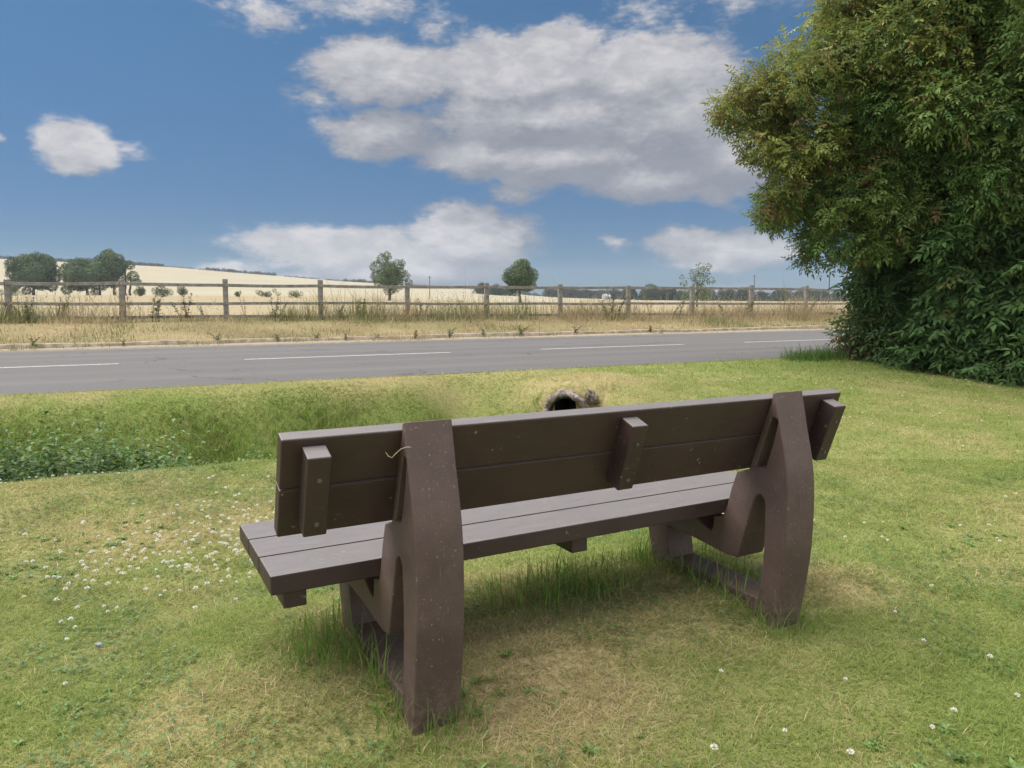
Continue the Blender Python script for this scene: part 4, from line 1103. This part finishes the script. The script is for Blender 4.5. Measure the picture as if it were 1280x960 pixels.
# far wood and crest hedge: continuous masses
def leaf_band(pts, h, dens, leaf, tones, seed, shell=.15):
    cl = []; rs = np.random.RandomState(seed)
    for (x_, y_), hh in zip(pts, h):
        cl.append((x_, y_, float(H(x_, y_)) + hh * .45, hh * .62))
    return clump_leaves(cl, dens, leaf, tones, seed, shell=shell)
rs = np.random.RandomState(3)
xs = np.arange(25, 78, 2.2); V, F, C = leaf_band([(x_, 500 + rs.uniform(-8, 8)) for x_ in xs], 5 + 2 * rs.uniform(0, 1, len(xs)), 3, 1.2, [(.055, .075, .060)], 8)
tag(link_mesh('far_wood', np_mesh('far_wood', V, F, C), M['far']), 'dark blue green wood on the horizon right of the round tree', 'wood', kind='stuff')
xs = np.arange(-640, 40, 2.0); hts = .7 + .7 * rs.uniform(0, 1, len(xs)) + 2.2 * (vnoise(xs * .021, xs * 0, 9) > .68) * rs.uniform(.3, 1, len(xs)); hts[xs < -330] += 1.6
gap = vnoise(xs * .05, xs * 0 + 4, 19) > .08
V, F, C = leaf_band([(x_, 702) for x_ in xs[gap]], hts[gap], 1.6, 1.3, [(.050, .066, .040)], 9)
tag(link_mesh('crest_hedge', np_mesh('crest_hedge', V, F, C), M['far']), 'dark hedge running along the crest of the pale hill', 'hedge')
xs = np.arange(240, 470, 4.0); V, F, C = leaf_band([(x_, 702) for x_ in xs], 2.5 + 2 * rs.uniform(0, 1, len(xs)), 1.6, 1.3, [(.060, .076, .055)], 10)
tag(link_mesh('crest_hedge', np_mesh('crest_hedge', V, F, C), M['far']), 'dark hedge on the low far ridge left of the big tree', 'hedge')

# poles and the white farmhouse
for (px, D, topy, basez, lab) in ((538, 230, 346, 0, 'thin dark pole in the wheat between the two middle trees'), (940, 250, 344, 0, 'thin pole rising behind the fence right of the ragged bush'), (1033, 200, 330, 0, 'tall thin pole nearest to the big tree on the right')):
    x_ = (px - 640) / 913 * D; z0 = float(H(x_, D)); ztop = 1.127 + (380 - topy) / 913 * D
    root = tag(empty('utility_pole', (x_, D, z0)), lab, 'pole', 'poles in the fields')
    V, F = tube([(0, 0, -.5), (0, 0, (ztop - z0) * .5), (0, 0, ztop - z0)], [.13, .12, .09], 8); link_mesh('pole', np_mesh('pole', V, F), M['pole'], root)
    bm = bmesh.new(); box_bm(bm, -.45, .45, .12, .20, ztop - z0 - .5, ztop - z0 - .38, .01, 1); link_mesh('crossarm', bm_mesh('crossarm', bm), M['pole'], root)
x_, y_ = (757 - 640) / 913 * 330, 330; z0 = float(H(x_, y_))
house = tag(empty('farmhouse', (x_, y_, z0), .3), 'small white farmhouse with pale roof far across the field', 'house')
bm = bmesh.new(); box_bm(bm, -3.0, 3.0, -2.2, 2.2, -.5, 2.6); link_mesh('wall', bm_mesh('wall', bm), M['wall'], house)
V = np.array([(-3.2, -2.5, 2.55), (3.2, -2.5, 2.55), (3.2, 2.5, 2.55), (-3.2, 2.5, 2.55), (-3.2, 0, 4.9), (3.2, 0, 4.9)])
me = bpy.data.meshes.new('roof'); me.from_pydata([tuple(v) for v in V], [], [(0, 1, 5, 4), (2, 3, 4, 5), (1, 2, 5), (3, 0, 4), (3, 2, 1, 0)]); rf = link_mesh('roof', me, simple('pale_roof', (.42, .42, .43), .8, 3, .2, 0), house)
bm = bmesh.new(); box_bm(bm, 2.0, 2.7, -.35, .35, 4.2, 5.7); link_mesh('chimney', bm_mesh('chimney', bm), M['wall'], rf)
house.scale = (.55, .55, .55)
for wx in (-1.7, 1.2):
    bm = bmesh.new(); box_bm(bm, wx, wx + .8, -2.23, -2.15, .9, 2.0); link_mesh('window', bm_mesh('window', bm), M['window'], house)

# ------------------------------------------------------------------ the big tree on the right and its undergrowth
def sprigs(clumps, per_m2, tones_fn, seed, L=.26, ll=.10, lw=.036, pairs=3, droop=.45, shell=.55, boxes=None):
    """compound leaves: a stalk with pairs of leaflets and one at the tip"""
    rs = np.random.RandomState(seed); PP, DD, UU, CC, SS = [], [], [], [], []
    for ci, (cx, cy_, cz, r) in enumerate(clumps):
        n = int(4 * math.pi * r * r * per_m2 * (1 + .9 * max(0, .8 - r))) + 3
        d = rs.normal(0, 1, (n, 3)); d /= np.linalg.norm(d, axis=1, keepdims=True)
        bump_ = fbm(d[:, 0] * 2.4 + ci * 5.3, d[:, 1] * 2.4 + d[:, 2] * 2.1, 13, 3)
        rad = r * (shell + (1 - shell) * rs.uniform(0, 1, n) ** .55) * (.72 + .56 * bump_)
        P = np.array([cx, cy_, cz]) + d * rad[:, None]
        D = d * np.array([1, 1, .55]) + rs.normal(0, .45, (n, 3)); D[:, 2] -= droop * rs.uniform(.2, 1.3, n)
        D /= np.linalg.norm(D, axis=1, keepdims=True)
        U = d * .5 + np.array([0, 0, .8]) + rs.normal(0, .35, (n, 3))
        PP.append(P); DD.append(D); UU.append(U); CC.append(tones_fn(P, rs, n, ci)); SS.append(rs.uniform(.7, 1.25, n))
    P = np.concatenate(PP); D = np.concatenate(DD); U = np.concatenate(UU); C = np.concatenate(CC); S = np.concatenate(SS)
    k = P[:, 2] > H(P[:, 0], P[:, 1]) + .03
    P, D, U, C, S = P[k], D[k], U[k], C[k], S[k]; n = len(P)
    side = np.cross(D, U); side /= np.linalg.norm(side, axis=1, keepdims=True) + 1e-9
    parts = []
    for q in range(pairs):
        f = (q + .7) / (pairs + .2)
        base = P + D * (L * S * f)[:, None]
        base[:, 2] -= (.10 * L * f * f) 
        for sg in (-1, 1):
            dd = D * .62 + side * sg * .85; dd[:, 2] -= .18
            parts.append(leaf_quads(base, dd + rs.normal(0, .12, (n, 3)), U, ll * S * rs.uniform(.8, 1.15, n), lw * S, C * rs.uniform(.85, 1.15, (n, 1)), .3))
    base = P + D * (L * S * .95)[:, None]; base[:, 2] -= .1 * L
    parts.append(leaf_quads(base, D + rs.normal(0, .1, (n, 3)), U, ll * 1.15 * S, lw * 1.1 * S, C, .3))
    return cat(parts)

def big_tone(P, rs, n, ci):
    green = np.array([.130, .225, .060]); olive = np.array([.265, .275, .070]); deep = np.array([.085, .170, .055]); rust = np.array([.23, .135, .060])
    p = P.mean(0)
    f = np.clip((p[2] - 2.6) / 3.0 * .55 + (6.4 - p[0]) * .20 + rs.normal(0, .22) + .5 * (fbm(P[:, 0] * 1.1, P[:, 2] * 1.1 + P[:, 1], 17, 3) - .5), 0, 1)[:, None]
    c = (green * (1 - f) + olive * f) * rs.uniform(.8, 1.2)
    r_ = rs.uniform(0, 1, n); rl = .012 + .05 * f[:, 0] + (.25 if rs.rand() < .06 else 0)
    c = np.where((r_ < rl)[:, None], rust, c); c = np.where((r_ > .9)[:, None], deep, c)
    return c * rs.uniform(.8, 1.25, (n, 1))
def subclumps(clumps, seed, k=15, size=(.34, .52)):
    """break every bough into small leaf clumps with gaps between them"""
    rs = np.random.RandomState(seed); out = []
    for (cx, cy_, cz, r) in clumps:
        m = int(k * (.5 + .6 * r))
        for q in range(m):
            d = rs.normal(0, 1, 3); d /= np.linalg.norm(d)
            rr = r * rs.uniform(*size) if r > .6 else r * rs.uniform(.34, .52)
            w = rs.uniform(.52, .98)
            out.append((cx + d[0] * r * w, cy_ + d[1] * r * w, cz + d[2] * r * w * .9, rr))
            if q % 3 == 0:                                       # a loose spray sticking out of the crown
                d2 = d + np.array([-.25, -.15, .12]); w2 = rs.uniform(1.0, 1.32)
                out.append((cx + d2[0] * r * w2, cy_ + d2[1] * r * w2, cz + d2[2] * r * w2 * .85, rs.uniform(.09, .17)))
    return out
def bush_tone(P, rs, n, ci):
    c = np.array([.082, .155, .046]) * rs.uniform(.75, 1.25) * rs.uniform(.75, 1.25, (n, 1))
    r_ = rs.uniform(0, 1, n); c[r_ < .03] = (.15, .14, .04); return c

TX, TY = 7.6, 12.0
big = tag(empty('large_tree', (TX, TY, float(H(TX, TY)))), 'huge dense leafy tree overhanging the lawn at the right edge', 'tree')
crown = [  # left overhang
    (3.46, 11.2, 3.86, .34), (3.88, 11.3, 4.05, .50), (4.25, 11.0, 4.45, .58), (4.05, 11.4, 3.4, .42), (4.15, 11.2, 2.75, .44), (4.45, 11.3, 2.50, .50), (4.95, 11.3, 2.25, .50),
    (4.55, 11.0, 3.6, .75), (4.95, 11.2, 4.8, .68), (5.3, 11.4, 5.5, .58), (5.85, 11.2, 6.35, .72), (5.2, 10.9, 4.3, .90), (5.2, 11.0, 3.2, .8), (5.75, 11.2, 5.3, .90), (5.75, 11.1, 2.55, .65),
    (5.9, 10.6, 3.7, .95), (6.2, 10.6, 4.9, 1.05), (6.3, 10.9, 6.2, 1.1), (6.4, 10.6, 2.9, .75), (6.9, 10.1, 4.1, 1.0), (7.1, 10.2, 5.4, 1.1), (7.2, 10.3, 3.1, .8), (7.7, 9.6, 4.6, 1.05), (7.7, 9.8, 3.4, .85), (7.9, 9.9, 6.2, 1.2),
    (7.0, 11.0, 7.3, 1.2), (8.4, 9.4, 5.4, 1.1), (8.5, 9.2, 3.9, 1.0), (8.2, 9.4, 2.8, .7), (9.2, 9.3, 4.8, 1.2), (9.2, 9.6, 6.6, 1.3), (8.2, 10.6, 7.8, 1.3), (6.9, 11.6, 7.3, 1.1), (9.6, 9.8, 3.2, 1.1),
    # the far side
    (5.6, 12.3, 3.3, .9), (5.8, 12.5, 4.7, .9), (6.6, 12.8, 3.6, 1.1), (7.0, 13.0, 5.6, 1.2), (8.0, 13.3, 4.4, 1.3), (8.2, 13.2, 6.5, 1.4), (9.6, 12.8, 5.2, 1.5), (9.8, 11.5, 7.4, 1.5), (10.6, 11.2, 5.6, 1.5), (7.2, 12.2, 7.6, 1.3), (10.4, 12.0, 3.8, 1.3), (8.8, 11.6, 8.6, 1.3)]
rel = lambda c: [(x_ - big.location.x, y_ - big.location.y, z_ - big.location.z) for (x_, y_, z_, r_) in c]
limbs = rel([c for c in crown if c[3] > .45])
V, F = trunk_mesh((0, 0, 0), (.3, -.4, 5.2), .24, limbs, 4)
V2, F2 = trunk_mesh((-1.0, -.3, 0), (-1.4, -.6, 3.4), .13, rel(crown[:14]), 6); V3, F3 = trunk_mesh((.6, -.9, 0), (.9, -1.6, 3.6), .15, rel(crown[19:30]), 8)
br = [tube([(-.9 + 0, -.3, 2.0), (-2.0, -.5, 2.7), (-3.0, -.7, 3.2), (-3.9, -.8, 3.75)], [.09, .06, .035, .012], 7), tube([(-.9, -.3, 2.4), (-1.8, -.7, 3.6), (-2.6, -.9, 4.6), (-3.1, -1.0, 5.3)], [.09, .06, .035, .012], 7),
      tube([(-.8, -.4, 1.7), (-1.8, -.8, 2.1), (-2.8, -.8, 2.35), (-3.4, -.8, 2.55)], [.07, .05, .03, .010], 7), tube([(.2, -.5, 2.2), (-.2, -1.4, 3.2), (-.5, -2.0, 4.2), (-.6, -2.3, 5.0)], [.10, .07, .04, .012], 7)]
V, F = join([(V, F), (V2, F2), (V3, F3)] + br); link_mesh('trunk', np_mesh('trunk', V, F, smooth=True), M['bark'], big)
fine = subclumps([c for c in crown[:13]], 21, 15, (.26, .44)); mid_ = subclumps(crown[13:34], 22, 17); back_ = crown[34:]
parts = [sprigs(fine, 84, big_tone, 5, L=.17, ll=.062, lw=.024, droop=.35, shell=.2), sprigs(mid_, 76, big_tone, 6, L=.20, ll=.076, lw=.031, droop=.6, shell=.45), sprigs(back_, 34, big_tone, 7, L=.24, ll=.09, lw=.036)]
V, F, C = cat(parts)
off = np.array(big.location); o = link_mesh('crown', np_mesh('crown', V - off, F, C), M['leaf'], big)

def shrub(name, label, cx, cy_, clumps, per, tone, seed, **kw):
    z0 = float(H(cx, cy_)); root = tag(empty(name, (cx, cy_, z0)), label, 'bush', 'bushes under the big tree')
    rs = np.random.RandomState(seed)
    parts = [trunk_mesh((rs.normal(0, .08), rs.normal(0, .08), 0), (c[0] - cx, c[1] - cy_, c[2] - z0), .03, [], seed + q) for q, c in enumerate(clumps[:6])]
    V, F = join(parts); link_mesh('stems', np_mesh('stems', V, F), M['bark'], root)
    cl_ = subclumps(clumps, seed, 13, (.38, .55)) if per < 70 else clumps
    V, F, C = sprigs(cl_, per, tone, seed, **kw); link_mesh('foliage', np_mesh('foliage', V - np.array([cx, cy_, z0]), F, C), M['leaf'], root)
    return root
shrub('elder_bush', 'dark green elder bush at the left foot of the big tree, nearest the road', 6.1, 12.0,
      [(6.22, 12.0, .50, .5), (6.27, 11.9, 1.15, .45), (6.37, 11.9, 1.7, .6), (6.62, 11.6, .6, .6), (6.57, 11.5, 1.2, .6), (6.82, 11.9, 2.1, .7), (6.17, 12.4, .5, .45), (6.52, 12.5, 1.2, .65), (6.32, 11.7, .3, .35), (6.22, 12.3, 1.7, .4)], 62, bush_tone, 41, droop=.55)
shrub('elder_bush', 'dense elder bush in the middle under the big tree, trailing on the lawn', 7.0, 10.9,
      [(6.45, 10.9, .45, .5), (6.7, 10.7, .9, .6), (6.8, 10.7, 1.6, .65), (7.1, 10.4, .5, .55), (7.15, 10.5, 1.2, .65), (7.3, 10.6, 2.0, .7), (6.6, 10.3, .22, .34), (7.0, 9.95, .25, .4), (6.9, 11.1, 2.3, .7)], 62, bush_tone, 42, droop=.55, L=.30, ll=.12, lw=.045)
shrub('elder_bush', 'deep green elder bush cut by the right edge of the photo', 7.9, 9.7,
      [(7.45, 9.75, .45, .5), (7.6, 9.7, 1.1, .6), (7.8, 9.6, 1.8, .7), (8.1, 9.2, .5, .6), (8.2, 9.3, 1.3, .7), (8.5, 8.9, .9, .8), (8.3, 9.4, 2.2, .7), (7.5, 9.3, .25, .35), (8.6, 8.4, .5, .6), (9.1, 8.6, 1.5, .9)], 62, bush_tone, 43, droop=.55)
def bramble_tone(P, rs, n, ci):
    c = np.array([.10, .125, .045]) * rs.uniform(.6, 1.4, (n, 1)); r_ = rs.uniform(0, 1, n); c[r_ < .16] = (.24, .17, .06); c[r_ > .93] = (.17, .06, .035); return c
shrub('bramble', 'yellowing bramble sprawling at the road edge beside the dark bushes', 5.6, 12.1,
      [(5.78, 12.2, .40, .26), (5.74, 12.1, .72, .22), (5.82, 12.0, 1.0, .22), (5.88, 11.9, .35, .28), (5.6, 12.3, .55, .15)], 75, bramble_tone, 44, L=.18, ll=.075, lw=.04, pairs=1)

# longer grass at the foot of the bushes
x = RNG.uniform(4.4, 6.4, 9000); y = RNG.uniform(10.3, 13.0, 9000); s, t = st(x, y)
w_ = np.exp(-((s - 8.75) / .3) ** 2) * sstep(8.6, 9.8, t) ; k = (RNG.uniform(0, 1, 9000) < w_) & (s < S_NEAR + .05); x, y = x[k], y[k]; n = len(x)
V, F, C = blades(np.stack([x, y, H(x, y) - .01], 1), .16 * RNG.lognormal(0, .35, n), .009, np.abs(RNG.normal(.5, .4, n)), np.array([.085, .16, .03]) * RNG.uniform(.7, 1.3, (n, 1)), bend=.9)
if HAZE > 0:
    bm = bmesh.new(); box_bm(bm, -1500, 1500, -60, 1700, -6, 75); hz = link_mesh('haze', bm_mesh('haze', bm)); hz['kind'] = 'stuff'
    m = bpy.data.materials.new('haze'); m.use_nodes = True; m.node_tree.nodes.clear(); g = N(m.node_tree)
    out = g.new('ShaderNodeOutputMaterial'); pv = g.new('ShaderNodeVolumePrincipled'); pv.inputs['Color'].default_value = (.78, .88, 1, 1); pv.inputs['Density'].default_value = HAZE
    g.l.new(pv.outputs[0], out.inputs['Volume']); hz.data.materials.append(m)
tag(link_mesh('edge_grass', np_mesh('edge_grass', V, F, C), M['grass']), 'bright uncut grass at the road edge beside the bushes', 'grass', kind='stuff')
